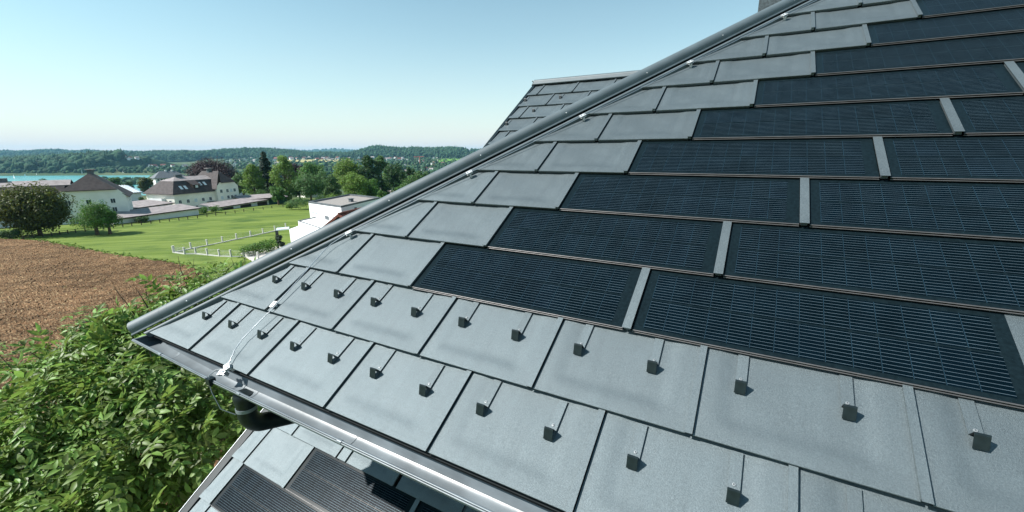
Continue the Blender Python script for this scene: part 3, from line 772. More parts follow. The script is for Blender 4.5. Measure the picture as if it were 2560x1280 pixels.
def hill(tops, d, base_drop, back, n_trees, th, conifer, name='wooded_hill', wood=WOODM, clear=None, slope_d=None):
    """a ridge at depth d whose skyline (with its trees) passes the given points; front slope reaches out slope_d metres"""
    xs = np.array([t[0] for t in tops], float); ys = np.array([t[1] for t in tops], float)
    X = np.linspace(xs[0], xs[-1], 90); Y = np.interp(X, xs, ys)
    T = np.array([at(x, y, d) for x, y in zip(X, Y)]); T[:, 2] -= th * .85
    sd = slope_d or d * .25
    if callable(sd): sd = np.array([sd(x) for x in X])[:, None]
    rows = []
    for t in np.linspace(0, 1, 12):
        q = T.copy() - FW * (sd * (1 - t)) - 0
        zb = (np.array([base_drop(x) for x in X]) if callable(base_drop) else base_drop) + CAM[2]
        q[:, 2] = zb + (T[:, 2] - zb) * (t ** .8)
        rows.append(q)
    q = T + FW * back; q[:, 2] = zb - 20; rows.append(q)
    V = np.array(rows); m, k = V.shape[:2]
    i = np.arange(m - 1)[:, None] * k + np.arange(k - 1)[None]
    struct(name, arr_mesh(name, V.reshape(-1, 3), np.stack([i, i + 1, i + k + 1, i + k], -1).reshape(-1, 4), True), HILLM)
    global LASTV; LASTV = V
    # scatter crowns over the front slope, denser toward the skyline
    t = rng.random(n_trees) ** .8 * .98 + .02; u = rng.random(n_trees)
    t[: n_trees // 5] = .97 + .03 * rng.random(n_trees // 5)
    xi = u * (k - 1); x0 = np.clip(xi.astype(int), 0, k - 2); fr = (xi - x0)[:, None]
    ti = t * 11; t0 = np.clip(ti.astype(int), 0, 10); ft = (ti - t0)[:, None]
    p = (V[t0, x0] * (1 - fr) + V[t0, x0 + 1] * fr) * (1 - ft) + (V[t0 + 1, x0] * (1 - fr) + V[t0 + 1, x0 + 1] * fr) * ft
    if clear is not None:
        q = np.array([proj(P_) for P_ in p]); keep = ~clear(q[:, 0], q[:, 1]); p = p[keep]
    n = len(p); hs = th * (.7 + .6 * rng.random(n)); ws = hs * (.75 + .5 * rng.random(n)); p[:, 2] -= hs * .1
    Vb, Fb = blobs(p, hs, ws, conifer)
    o = struct('wood', arr_mesh('wood', Vb, Fb, True), wood, 'stuff')
def proj(Pw):
    q = np.asarray(Pw) - CAM; z = q @ AX[2]; return 1280 + F * (q @ AX[0]) / z, 640 + F * (q @ AX[1]) / z
# faint farthest range, far ranges, then nearer wooded hills
hill([(300, 378), (640, 375), (700, 373), (740, 370), (765, 375), (800, 372), (830, 370), (862, 370), (900, 374), (1000, 375), (2700, 372)], 9500, -90, 900, 2600, 26, .3)
hill([(-500, 380), (-200, 377), (-60, 374), (60, 376), (150, 372), (190, 377), (220, 373), (260, 377), (300, 376), (360, 378), (420, 379)], 4300, -70, 500, 2600, 24, .3)
hill([(1080, 378), (1150, 374), (1190, 371), (1240, 372), (1500, 374), (2000, 372), (2700, 376)], 3900, -30, 500, 1200, 24, .4)
hill([(-600, 392), (-200, 390), (0, 392), (60, 388), (120, 382), (200, 386), (330, 384), (420, 384)], 2900, -62, 400, 2400, 20, .3, slope_d=500)
hill([(330, 384), (352, 382), (400, 376), (440, 378), (470, 376), (500, 379), (530, 376), (560, 373), (620, 370), (680, 371), (730, 376), (780, 381), (860, 386)], 3000, lambda x: -62 + 27 * min(1, max(0, (x - 520) / 80)), 400, 4200, 20, .55, slope_d=lambda x: 1100 - 850 * min(1, max(0, (x - 520) / 90)),
     clear=lambda x, y: (x > 395) & (x < 380))
hill([(-700, 404), (-300, 400), (-100, 398), (0, 397), (80, 394), (150, 388), (250, 381), (330, 376), (352, 378), (366, 386), (372, 398)], 1650, -57, 300, 3000, 22, .35, slope_d=330,
     clear=lambda x, y: (x > 305) & (x < 362) & (y > 385))
LASTV_CLEAR = LASTV
hill([(700, 386), (760, 382), (820, 379), (870, 381), (900, 374), (925, 367), (945, 363), (965, 366), (1000, 369), (1030, 367), (1060, 369), (1100, 368), (1150, 367), (1166, 371), (1176, 380), (1200, 384)], 2900, -38, 350, 2600, 20, .5, slope_d=260)
CLEAR = []
Vg = LASTV_CLEAR
for _ in range(4000):
    t_, u_ = 1 + random.random() * 9, random.random() * 88; i0, j0 = int(t_), int(u_)
    p_ = Vg[i0, j0] * (1 - t_ + i0) + Vg[min(i0 + 1, 11), j0] * (t_ - i0); p_ = p_ * (1 - u_ + j0) + (Vg[i0, j0 + 1] * (1 - t_ + i0) + Vg[min(i0 + 1, 11), j0 + 1] * (t_ - i0)) * (u_ - j0)
    x_, y_ = proj(p_)
    if 308 < x_ < 360 and 387 < y_ < 412 and all(np.linalg.norm(p_ - c_) > 17 for c_ in CLEAR): CLEAR.append(p_)
    if len(CLEAR) >= 24: break
# the belt along the far shore
def scatter_px(n, x0, x1, y0, y1, hmin, hmax, con, matl=WOODM, flt=None, fine=False, name='tree_belt', ex=1.0):
    p = []
    while len(p) < n:
        x = x0 + (x1 - x0) * random.random(); y = y0 + (y1 - y0) * random.random() ** ex
        if flt and not flt(x, y): continue
        q, d = hit(x, y)
        if d > 5000: continue
        p.append(q)
    p = np.array(p); hs = hmin + (hmax - hmin) * rng.random(n); ws = hs * (.8 + .45 * rng.random(n)); p[:, 2] -= hs * .06
    V, Fq = blobs(p, hs, ws, con, fine)
    return struct(name, arr_mesh(name, V, Fq, True), matl, 'stuff')
scatter_px(620, -350, 480, 421, 433.4, 7, 15, .1)
scatter_px(160, -350, 480, 426, 433.6, 5, 9, .0, WOODL)
# woods between the town houses
scatter_px(560, 560, 1180, 391, 412, 8, 14, .25)
scatter_px(480, 560, 1200, 393, 425, 7, 13, .15, WOODL, flt=lambda x, y: not (690 < x < 880 and 399 < y < 409))
scatter_px(700, 590, 1180, 408, 452, 9, 16, .2, fine=True)
scatter_px(200, 240, 480, 452, 468, 8, 12, .1, fine=True, name='tree_belt')
scatter_px(60, 378, 482, 446, 462, 9, 13, .1, WOODL, fine=True, name='tree_belt')
# pale hay field and a green field on the slope, right of the conifer
def patch(name, pts, m, up=1.0):
    q = [hit(*p)[0] + np.array([0, 0, up]) for p in pts]
    b = MB(); b.poly(q); return struct(name, b.mesh(name), m)
patch('hay_field', [(690, 401), (870, 399), (885, 404), (780, 407), (690, 408)], FIELDM, 3)
patch('pasture', [(785, 407), (880, 405), (885, 410), (800, 412)], mat('pasture_grass', (.14, .22, .06), .9, .1, nscale=.05, namp=.2), 2.5)
patch('pasture', [(1092, 401), (1150, 398), (1160, 404), (1100, 410)], mat('pasture_grass', (.12, .25, .04), .9, .1, nscale=.05, namp=.2), 6)
patch('gravel_path', [(597, 632), (700, 614), (745, 640), (700, 665), (650, 668)], mat('pale_paving', (.50, .46, .42), .9, .2, nscale=1.5, namp=.12), .06)
patch('gravel_yard', [(-30, 560), (80, 552), (300, 548), (520, 528), (700, 508), (700, 500), (300, 515), (-30, 530)], mat('yard_asphalt', (.13, .13, .125), .9, .2, nscale=.5, namp=.2), .05)
b = MB()
for a_ in range(40): pass

# ================================================================= mid-distance buildings
ROOFB = mat('brown_roof_shingle', (.058, .046, .045), .75, .25, nscale=1.2, namp=.25, bump=.6, bscale=8, bdist=.05)
ROOFG = mat('weathered_garage_and_sunlit_roof', (.27, .235, .23), .8, .3, nscale=.8, namp=.2, bump=.3, bscale=5, bdist=.03)
ROOFR = mat('red_clay_roof_tiles', (.17, .055, .04), .7, .3, nscale=2, namp=.3, bump=.5, bscale=10, bdist=.04)
ROOFD = mat('dark_grey_roof', (.10, .11, .12), .6, .4, nscale=1, namp=.2)
WALLW = mat('cream_house_render', (.80, .77, .68), .9, .2, nscale=.4, namp=.06, bump=.1, bscale=12)
WALLG = mat('pale_grey_house_render', (.76, .76, .72), .9, .2, nscale=.4, namp=.06, bump=.1, bscale=12)
WALLN = mat('bright_white_render', (.80, .80, .79), .85, .2, nscale=.5, namp=.03, bump=.08, bscale=12)
WOODB = mat('dark_stained_timber', (.045, .032, .025), .8, .3, nscale=6, namp=.3)
PANE = mat('window_glass', (.03, .045, .055), .08, .8, nscale=2, namp=.2)
BLINDM = mat('closed_roller_shutter', (.55, .62, .64), .6, .3, nscale=3, namp=.05)
FRAME = mat('white_window_frame', (.75, .76, .76), .6, .4, nscale=5, namp=.04)
def wmat(k): return BLINDM if k else PANE
def gat(px, d):
    q = at(px, 520, d); q[2] = gz(q); return q
class Fr:
    """a building's own axes: e1 along the facade, e2 into the building, z up"""
    def __init__(s, o, p2, zbase=None):
        s.o = np.array(o, float); v = np.array(p2, float) - s.o; v[2] = 0; s.L = np.linalg.norm(v); s.e1 = v / s.L; s.e2 = np.array([-s.e1[1], s.e1[0], 0])
        if s.e2 @ ((s.o + s.e1 * s.L * .5 - CAM) * [1, 1, 0]) < 0: s.e2 = -s.e2
        if zbase is not None: s.o[2] = zbase
    def __call__(s, a, b, z): return tuple(s.o + s.e1 * a + s.e2 * b + np.array([0, 0, z]))
def add_window(fr, root, a, b, z, w, h, face='f', shut=False, deep=.12):
    """face f: facade (normal -e2), l: left end (normal -e1), r: right end"""
    def T(x, y, zz):   # x along wall, y out of wall
        if face == 'f': return fr(a + x, b - y, z + zz)
        if face == 'l': return fr(a - y, b + x, z + zz)
        return fr(a + y, b + x, z + zz)
    m = MB(); t = .09
    m.box((-t, -.02, -t), (0, .07, h + t), T); m.box((w, -.02, -t), (w + t, .07, h + t), T); m.box((0, -.02, h), (w, .07, h + t), T); m.box((-.05 - t, -.02, -t - .04), (w + t + .05, .16, -t), T); m.box((w / 2 - .03, .0, 0), (w / 2 + .03, .05, h), T)
    f_ = part('window', m, FRAME, root)
    m = MB(); m.box((0, .003, 0), (w, .02 if not shut else .045, h), T)
    p_ = part('shutter' if shut else 'pane', m, wmat(shut), f_); p_.matrix_parent_inverse = Matrix.Identity(4)
def apartment(label, P1, P2, wing, lw, depth, h0, flip=False, wallm=WALLW, wins=(), balcony=True, xtra=0):
    fr = Fr(P1, P2); zb = min(gz(P1), gz(P2)) ; fr.o[2] = zb
    L = fr.L; root = thing('apartment_house', label, 'apartment house', fr.o)
    a1 = L - wing
    m = MB(); m.box((0, 0, -1), (a1, depth, h0), fr); 
    # wing with a gabled front wall under its half hip
    m.add([fr(a1, -lw, -1), fr(L, -lw, -1), fr(L, depth, -1), fr(a1, depth, -1), fr(a1, -lw, h0 + .8), fr(L, -lw, h0 + .8), fr(L, depth, h0 + .8), fr(a1, depth, h0 + .8)],
          [(0, 1, 5, 4), (1, 2, 6, 5), (2, 3, 7, 6), (3, 0, 4, 7)])
    wm = a1 + wing / 2
    m.add([fr(a1, -lw, h0 + .8), fr(L, -lw, h0 + .8), fr(L - 1.6, -lw, h0 + 2.6), fr(a1 + 1.6, -lw, h0 + 2.6)], [(0, 1, 2, 3)])
    part('wall', m, wallm, root)
    # main roof: steep lower slope, flatter top, hipped left end
    k, hb, hr = 3.2, h0 + 3.6, h0 + 5.0; ov = .7
    def roofpart(name, polys, mm, th=.18):
        m = MB()
        for pts in polys: m.prism([fr(*p) for p in pts], (0, 0, th))
        return part(name, m, mm, root)
    roofpart('lower_slope', [[(-ov, -ov, h0 - .5), (a1 + 1, -ov, h0 - .5), (a1 + 2, k, hb), (k, k, hb)], [(-ov, -ov, h0 - .5), (k, k, hb), (k, depth - k, hb), (-ov, depth + ov, h0 - .5)], [(-ov, depth + ov, h0 - .5), (k, depth - k, hb), (a1 + 2, depth - k, hb), (a1 + 1, depth + ov, h0 - .5)]], ROOFB)
    roofpart('upper_slope', [[(k, k, hb + .12), (a1 + 3, k, hb + .12), (a1 + 3, depth / 2, hr), (k + 3, depth / 2, hr)], [(k, k, hb + .12), (k + 3, depth / 2, hr), (k, depth - k, hb + .12)], [(k, depth - k, hb + .12), (k + 3, depth / 2, hr), (a1 + 3, depth / 2, hr), (a1 + 3, depth - k, hb + .12)]], ROOFG)  # paler roofing than the lower slope: sunlight on the flatter top put into colour
    # wing roof: steep tent with half hips
    hw = h0 + 6.6; q0, q1 = a1 - .6, L + .7
    roofpart('wing_roof', [[(q0, -lw - .7, h0 + .1), (wm, -lw + 3.2, hw), (wm, depth - 3, hw), (q0, depth + .7, h0 + .1)], [(q1, -lw - .7, h0 + .1), (q1, depth + .7, h0 + .1), (wm, depth - 3, hw), (wm, -lw + 3.2, hw)],
                            [(q0 + 2.2, -lw - .75, h0 + 2.4), (q1 - 2.2, -lw - .75, h0 + 2.4), (wm, -lw + 3.3, hw + .02)]], ROOFB)
    # chimneys
    m = MB(); m.box((wm - .6, depth / 2 - .6, hw - 1.8), (wm + .7, depth / 2 + .6, hw + 1.1), fr); c_ = part('chimney', m, ROOFD, root)
    m = MB(); m.box((wm - 1.1, depth / 2 - .9, hw + 1.1), (wm + 1.2, depth / 2 + .9, hw + 1.3), fr); s_ = part('chimney_cap', m, ROOFG, c_); s_.matrix_parent_inverse = Matrix.Identity(4)
    m = MB(); m.box((k + 3.2, depth / 2 - .5, hr - .6), (k + 5.6, depth / 2 + .5, hr + 1.0), fr); part('chimney', m, ROOFD, root)
    # dormer and roof windows on the front slope
    if a1 > 8:
        da = a1 * .52; m = MB()
        sl = lambda b_: h0 - .5 + (hb - h0 + .5) * (b_ + ov) / (k + ov)
        m.add([fr(da, .6, sl(.6)), fr(da + 2.6, .6, sl(.6)), fr(da + 2.6, .6, sl(.6) + 1.5), fr(da, .6, sl(.6) + 1.5), fr(da, 2.6, sl(2.6)), fr(da + 2.6, 2.6, sl(2.6))], [(0, 1, 2, 3), (0, 3, 4), (1, 5, 2)])
        dm = part('dormer', m, WOODB, root)
        m = MB(); m.prism([fr(da - .4, .2, sl(.6) + 1.35), fr(da + 3.0, .2, sl(.6) + 1.35), fr(da + 3.0, 3.3, sl(3.3) + .1), fr(da - .4, 3.3, sl(3.3) + .1)], (0, 0, .14)); s_ = part('dormer_roof', m, ROOFB, dm); s_.matrix_parent_inverse = Matrix.Identity(4)
        m = MB(); m.box((da + .9, .54, sl(.6) + .35), (da + 1.9, .6, sl(.6) + 1.25), fr); s_ = part('dormer_window', m, BLINDM, dm); s_.matrix_parent_inverse = Matrix.Identity(4)
        for aa, bb in ((a1 * .22, .5), (a1 * .33, .5), (a1 * .74, 1.3), (a1 * .86, 1.3)):
            m = MB(); m.add([fr(aa, bb, sl(bb) + .26), fr(aa + .95, bb, sl(bb) + .26), fr(aa + .95, bb + 1.1, sl(bb + 1.1) + .26), fr(aa, bb + 1.1, sl(bb + 1.1) + .26)], [(0, 1, 2, 3)]); part('roof_window', m, BLINDM, root)
    # windows
    nst = 3; fh = (h0 + .6) / nst
    for s_ in range(nst):
        z = .55 + s_ * fh
        for i, aa in enumerate(np.arange(1.4, a1 - 1.5, 2.9)):
            if z + 1.2 < h0 - .3: add_window(fr, root, aa, 0, z, .95, 1.15, 'f', (i * 7 + s_ * 3) % 4 == 1)
        for i, aa in enumerate((a1 + wing * .14, a1 + wing * .42, a1 + wing * .60, a1 + wing * .76)):
            add_window(fr, root, aa, -lw, z, .95, 1.15, 'f', (i + s_ * 2) % 4 == 2)
        for i, bb in enumerate(np.arange(1.5, depth - 1.5, 2.6)):
            if z + 1.2 < h0 - .3 : add_window(fr, root, 0, bb, z, .95, 1.2, 'l', False)
        add_window(fr, root, L, depth * .3, z, .95, 1.2, 'r'); add_window(fr, root, L, depth * .6, z, .95, 1.2, 'r')
    if balcony:
        m = MB(); m.box((-1.3, 4.2, h0 - 2.9), (0, depth - 3.0, h0 - 2.75), fr); m.box((-1.3, 4.2, h0 - 2.75), (-1.2, depth - 3.0, h0 - 1.9), fr); m.box((-1.2, 4.2, h0 - 2.75), (0, 4.3, h0 - 1.9), fr); m.box((-1.2, depth - 3.1, h0 - 2.75), (0, depth - 3.0, h0 - 1.9), fr)
        part('balcony', m, WALLN, root)
    # eaves gutter
    m = MB(); m.box((-ov - .1, -ov - .12, h0 - .62), (a1, -ov, h0 - .48), fr); part('gutter', m, ROOFD, root)
    m = MB(); m.box((a1 - 3.5, -1.5, 2.5), (a1 - .6, 0, 2.65), fr); part('porch_roof', m, ROOFD, root)
    return fr
apartment('cream apartment house with brown mansard roof and balcony in front of the copper beech', gat(440, 150), gat(596, 174), 9.5, 1.5, 13, 6.9)
apartment('pale apartment house with tall brown roof behind the round chestnut tree', gat(-120, 104), gat(324, 124), 14.5, 2.2, 14, 6.6, wallm=WALLG, balcony=False)

def low_block(name, label, cat, p1, p2, depth, h, roofm, wallm, fall=.35, doors=0, doorm=WOODB, group=None):
    fr = Fr(p1, p2); fr.o[2] = min(gz(p1), gz(p2)); root = thing(name, label, cat, fr.o, group)
    m = MB(); m.box((0, 0, -.6), (fr.L, depth, h), fr); part('wall', m, wallm, root)
    m = MB(); m.prism([fr(-.5, -.7, h + .02), fr(fr.L + .5, -.7, h + .02), fr(fr.L + .5, depth + .5, h + .02 + fall * 3), fr(-.5, depth + .5, h + .02 + fall * 3)], (0, 0, .16)); r_ = part('roof', m, roofm, root)
    m = MB(); m.box((-.52, -.74, h - .12), (fr.L + .52, -.70, h + .2), fr); s_ = part('fascia', m, WOODB, r_); s_.matrix_parent_inverse = Matrix.Identity(4)
    for i in range(doors):
        a = fr.L * (i + .18) / doors; m = MB(); m.box((a, -.03, 0), (a + fr.L / doors * .62, .0, h * .8), fr); part('door', m, doorm, root)
    return fr
low_block('garage', 'white garage with weathered pink roof beside the left apartment house', 'garage', hit(322, 541)[0], hit(434, 527)[0], 9, 2.6, ROOFG, WALLN, doors=3)
low_block('garage', 'long low garage row with flat pale roof at the edge of the meadow', 'garage', hit(285, 562)[0], hit(498, 537)[0], 7, 2.0, ROOFG, WALLG, doors=0)
low_block('garage', 'low white garage row with pale roof right of the cream apartment house', 'garage', hit(545, 527)[0], hit(676, 511)[0], 6, 2.0, ROOFG, WALLN, doors=3)
low_block('shed', 'open green-walled shed with grey roof under the conifer', 'shed', hit(606, 515)[0], hit(718, 509)[0], 7, 2.8, ROOFG, mat('green_boarding', (.03, .09, .065), .8, .2, nscale=3, namp=.2), doors=0)
fr = low_block('greenhouse', 'long greenhouse with striped glass roof between the two apartment houses', 'greenhouse', at(276, 500, 190), at(356, 497, 200), 14, 4.0, mat('striped_glass_roof', (.30, .36, .40), .3, .6, nscale=1, namp=.25), WALLN, fall=.9)
rt_ = bpy.data.objects.get('greenhouse')
for i in range(12):
    m = MB(); a = fr.L * i / 12; m.prism([fr(a, -.7, 4.2), fr(a + .3, -.7, 4.2), fr(a + .3, 14.4, 7.0), fr(a, 14.4, 7.0)], (0, 0, .12)); part('glazing_bar', m, FRAME, rt_)

# lakeside hotel
fr = Fr(at(388, 447, 420), at(468, 445, 440)); fr.o[2] = gz(fr.o); root = thing('hotel', 'large lakeside building with grey hipped roof in front of the turquoise lake', 'hotel', fr.o)
zt = at(400, 445, 425)[2] - fr.o[2]
m = MB(); m.box((0, 0, -2), (fr.L, 16, zt), fr); part('wall', m, WALLG, root)
m = MB(); L_ = fr.L
for pts in ([(-1, -1, zt - .3), (L_ + 1, -1, zt - .3), (L_ - 7, 8, zt + 6), (6, 8, zt + 6)], [(-1, -1, zt - .3), (6, 8, zt + 6), (-1, 17, zt - .3)], [(L_ + 1, -1, zt - .3), (L_ + 1, 17, zt - .3), (L_ - 7, 8, zt + 6)], [(-1, 17, zt - .3), (6, 8, zt + 6), (L_ - 7, 8, zt + 6), (L_ + 1, 17, zt - .3)]): m.prism([fr(*p) for p in pts], (0, 0, .3))
part('roof', m, ROOFD, root)
m = MB()
for i in range(9): m = MB(); m.box((1.5 + i * (L_ - 3) / 9, -.1, zt - 2.6), (1.5 + (i + .65) * (L_ - 3) / 9, 0, zt - .9), fr); part('window', m, PANE, root)
for aa in (L_ * .4, L_ * .6): m = MB(); m.box((aa, 7.4, zt + 5), (aa + 1.6, 8.6, zt + 7.4), fr); part('chimney', m, WALLN, root)

# modern white house
ZW = at(852, 515, 80)[2]; A_, B_, C_ = at(772, 512, 88), at(852, 515, 80), at(950, 500, 96)
def block3(root, name, A, B, C, ztop, zbot, mm, inset=0):
    D = A + (C - B); ring = [A, B, C, D]
    m = MB(); m.prism([np.array([p[0], p[1], zbot]) for p in ring], (0, 0, ztop - zbot)); o = part(name, m, mm, root)
    return ring, o
wh = thing('modern_house', 'white flat-roofed modern house with terraces beside the meadow', 'house', (B_[0], B_[1], gz(B_)))
gzb = min(gz(A_), gz(B_)) - 1
ring, _ = block3(wh, 'upper_storey', A_, B_, C_, ZW - .35, gzb, WALLN)
cen = sum(ring) / 4
def rim(ring, z, w, h, mm, name, root):
    m = MB(); n = len(ring)
    out = [cen * 0 + (p - c_) * 1.0 + c_ for p, c_ in ((q, sum(ring) / n) for q in ring)]
    inn = [p + (sum(ring) / n - p) / np.linalg.norm(sum(ring) / n - p) * w for p in out]
    for i in range(n):
        j = (i + 1) % n
        pts = [np.array([*out[i][:2], z]), np.array([*out[j][:2], z]), np.array([*inn[j][:2], z]), np.array([*inn[i][:2], z])]
        m.prism(pts, (0, 0, h))
    return part(name, m, mm, root)
rim(ring, ZW - .35, .4, .36, ROOFD, 'parapet', wh)
m = MB(); m.poly([np.array([p[0], p[1], ZW - .33]) for p in [q + (cen - q) * .04 for q in ring]]); part('gravel_roof', m, mat('roof_gravel', (.27, .245, .225), .9, .2, nscale=3, namp=.15), wh)
p_ = at(878, 505, 90); m = MB(); m.box((p_[0] - .35, p_[1] - .35, ZW - .4), (p_[0] + .35, p_[1] + .35, ZW + .3)); m.box((p_[0] - .5, p_[1] - .5, ZW + .3), (p_[0] + .5, p_[1] + .5, ZW + .38)); part('roof_vent', m, ROOFD, wh)
def wall_rect(root, name, A, B, s0, s1, z0, z1, mm, out=.04):
    e = (B - A) * [1, 1, 0]; L = np.linalg.norm(e); e /= L; nrm = np.array([e[1], -e[0], 0])
    if nrm @ FW > 0: nrm = -nrm
    p = A + e * L * s0; q = A + e * L * s1; m = MB()
    pts = [np.array([p[0], p[1], z0]), np.array([q[0], q[1], z0]), np.array([q[0], q[1], z1]), np.array([p[0], p[1], z1])]
    m.prism([x - nrm * .02 for x in pts], nrm * (out + .02)); return part(name, m, mm, root)
SH = mat('pale_blind', (.60, .63, .66), .6, .3, nscale=3, namp=.05)
for nm, s0, s1, a, c, mm in (('terrace_door', .09, .24, -5.0, -2.2, SH), ('window', .50, .60, -3.7, -2.5, PANE), ('terrace_door', .72, .93, -5.2, -2.4, SH)):
    wall_rect(wh, nm + '_frame', A_, B_, s0 - .01, s1 + .01, ZW + a - .08, ZW + c + .08, ROOFD, .02); wall_rect(wh, nm, A_, B_, s0, s1, ZW + a, ZW + c, mm, .05)
wall_rect(wh, 'wall_lamp', B_, C_, .30, .33, ZW - 2.4, ZW - .9, ROOFD, .25)
# terrace storey in front
A2, B2, C2 = at(745, 553, 82), at(812, 566, 72), at(870, 556, 78)
ring2, _ = block3(wh, 'terrace_storey', A2, B2, C2, at(745, 553, 82)[2], gzb - 1, WALLN)
cen = sum(ring2) / 4; rim(ring2, at(745, 553, 82)[2] - .0, .3, .16, ROOFD, 'terrace_rim', wh)
A3, B3, C3 = at(723, 573, 76), at(792, 578, 68), at(840, 566, 76)
ring3, _ = block3(wh, 'ground_storey', A3, B3, C3, at(723, 573, 76)[2], gzb - 2, WALLN)
wall_rect(wh, 'patio_window', A3, B3, .30, .62, at(723, 605, 76)[2] - .9, at(723, 595, 76)[2], mat('wine_curtain', (.10, .035, .035), .8, .2, nscale=3, namp=.3), .03)
# canopy on posts at the left
K1, K2, K3 = at(690, 577, 78), at(723, 574, 78), at(723, 569, 84)
m = MB(); m.prism([K1, K2, K3, K1 + (K3 - K2)], (0, 0, .18)); cn = part('canopy', m, mat('pale_canopy', (.55, .62, .62), .5, .4, nscale=2, namp=.05), wh)
for q in (K1, K1 + (K3 - K2)):
    m = MB(); g_ = gz(q); m.box((q[0] - .12, q[1] - .12, g_ - .2), (q[0] + .12, q[1] + .12, q[2])); s_ = part('post', m, DARK, cn); s_.matrix_parent_inverse = Matrix.Identity(4)
q = at(722, 625, 68); m = MB(); g_ = gz(q)
pts = [hit(722, 634)[0], hit(740, 631)[0]]; m.prism([pts[0], pts[1], pts[1] + np.array([0, 0, 1.8]), pts[0] + np.array([0, 0, 1.8])], FW * .15)
tag(part('privacy_screen', m, mat('grey_screen', (.42, .44, .45), .7, .3, nscale=3, namp=.06), None), 'grey privacy screen standing on the paving by the white house', 'screen')

# red-tiled gable roof in front of it
AP = at(846, 537, 62); EL_ = at(782, 586, 60); ER = at(880, 566, 57)
along = ray(1510, 383) * 1.0; along[2] = 0; along /= np.linalg.norm(along)
rh = thing('tiled_house', 'house with red clay tiled gable roof in front of the white modern house', 'house', (AP[0], AP[1], gz(AP)))
perp = np.array([-along[1], along[0], 0]);
if perp @ RT < 0: perp = -perp
drop, half = 3.6, 5.0; Lr = 22
def RR(s, t): return AP + along * s + perp * t * half + np.array([0, 0, -abs(t) * drop])
for sgn in (-1, 1):
    m = MB(); m.prism([RR(0, 0), RR(Lr, 0), RR(Lr, sgn), RR(0, sgn)], (0, 0, .12)); part('roof_slope', m, ROOFR, rh)
    # rolls of tiles running down the slope
    m = MB()
    for i in range(60):
        s = .1 + i * .36
        if s > Lr: break
        m.tube([RR(s, 0) + np.array([0, 0, .14]), RR(s, sgn * 1.02) + np.array([0, 0, .14])], .075, 5)
    o = part('tile_rolls', m, ROOFR, rh); o['kind'] = 'stuff'
    m = MB()
    for i in range(1, 13):
        t0 = i / 13; m.prism([RR(0, sgn * t0) + np.array([0, 0, .10]), RR(Lr, sgn * t0) + np.array([0, 0, .10]), RR(Lr, sgn * (t0 + .012)) + np.array([0, 0, .15]), RR(0, sgn * (t0 + .012)) + np.array([0, 0, .15])], (0, 0, .02))
    o = part('tile_courses', m, ROOFR, rh); o['kind'] = 'stuff'
    m = MB(); m.prism([RR(-.05, 0) - np.array([0, 0, .25]), RR(-.05, sgn) - np.array([0, 0, .25]), RR(-.05, sgn) + np.array([0, 0, .16]), RR(-.05, 0) + np.array([0, 0, .16])], along * .1); part('barge_board', m, ROOFR, rh)
m = MB(); m.tube([RR(0, 0) + np.array([0, 0, .15]), RR(Lr, 0) + np.array([0, 0, .15])], .16, 7); part('ridge_tiles', m, ROOFR, rh)
m = MB(); m.prism([RR(.9, -.92) - np.array([0, 0, .1]), RR(.9, 0) - np.array([0, 0, .1]), RR(.9, .92) - np.array([0, 0, .1]), RR(.9, .92) - np.array([0, 0, 8]), RR(.9, -.92) - np.array([0, 0, 8])], along * (Lr - 2)); part('wall', m, WOODB, rh)

# house with rooftop solar panels, further back
def small_house(label, p1, p2, depth, h, rh_, roofm, wallm, cat='house', name='house', group=None, tilt=0, solar=False, chim=True, loc=None):
    fr = Fr(p1, p2); fr.o[2] = gz(p1) - .3; root = thing(name, label, cat, fr.o, group); L = fr.L
    m = MB(); m.box((0, 0, -2), (L, depth, h), fr); m.add([fr(0, 0, h), fr(0, depth, h), fr(0, depth / 2, h + rh_)], [(0, 1, 2)]); m.add([fr(L, 0, h), fr(L, depth / 2, h + rh_), fr(L, depth, h)], [(0, 1, 2)]); part('wall', m, wallm, root)
    m = MB(); o_ = .5; dz = rh_ * o_ / (depth / 2)
    m.prism([fr(-o_, -o_, h - dz), fr(L + o_, -o_, h - dz), fr(L + o_, depth / 2, h + rh_), fr(-o_, depth / 2, h + rh_)], (0, 0, .2)); m.prism([fr(-o_, depth + o_, h - dz), fr(-o_, depth / 2, h + rh_), fr(L + o_, depth / 2, h + rh_), fr(L + o_, depth + o_, h - dz)], (0, 0, .2))
    rf = part('roof', m, roofm, root)
    if chim: m = MB(); m.box((L * .3, depth * .5 - .4, h + rh_ - .6), (L * .3 + .8, depth * .5 + .4, h + rh_ + 1.0), fr); c_ = part('chimney', m, wallm, rf); c_.matrix_parent_inverse = Matrix.Identity(4)
    for i in range(max(2, int(L / 4))): 
        a = L * (i + .3) / max(2, int(L / 4)); m = MB(); m.box((a, -.05, h * .35), (a + 1.1, 0, h * .35 + 1.2), fr); part('window', m, PANE, root)
    if solar:
        for r_ in range(2):
            for c in range(6):
                a0 = .8 + c * (L - 2.2) / 6 + (.6 if r_ == 0 else 0); t0, t1 = .12 + r_ * .27, .12 + r_ * .27 + .24
                P_ = lambda a, t: fr(a, -o_ + (depth / 2 + o_) * t, h - dz + (rh_ + dz) * t + .26)
                w = (L - 2.2) / 6 * .92
                m = MB(); m.prism([P_(a0, t0), P_(a0 + w, t0), P_(a0 + w, t1), P_(a0, t1)], (0, 0, .06)); part('solar_panel', m, SOL, root)
    return root
SOL = mat('blue_solar_module', (.05, .08, .14), .25, .5, nscale=2, namp=.3)
small_house('house with pink tiled roof carrying two rows of solar panels', hit(950, 489)[0], hit(1003, 492)[0], 10, 3.6, 3.6, ROOFG, WALLN, solar=True)
small_house('red-orange roofed house half hidden behind the yellow-green tree', hit(892, 478)[0], hit(938, 476)[0], 9, 3.2, 3.0, ROOFR, WALLN)
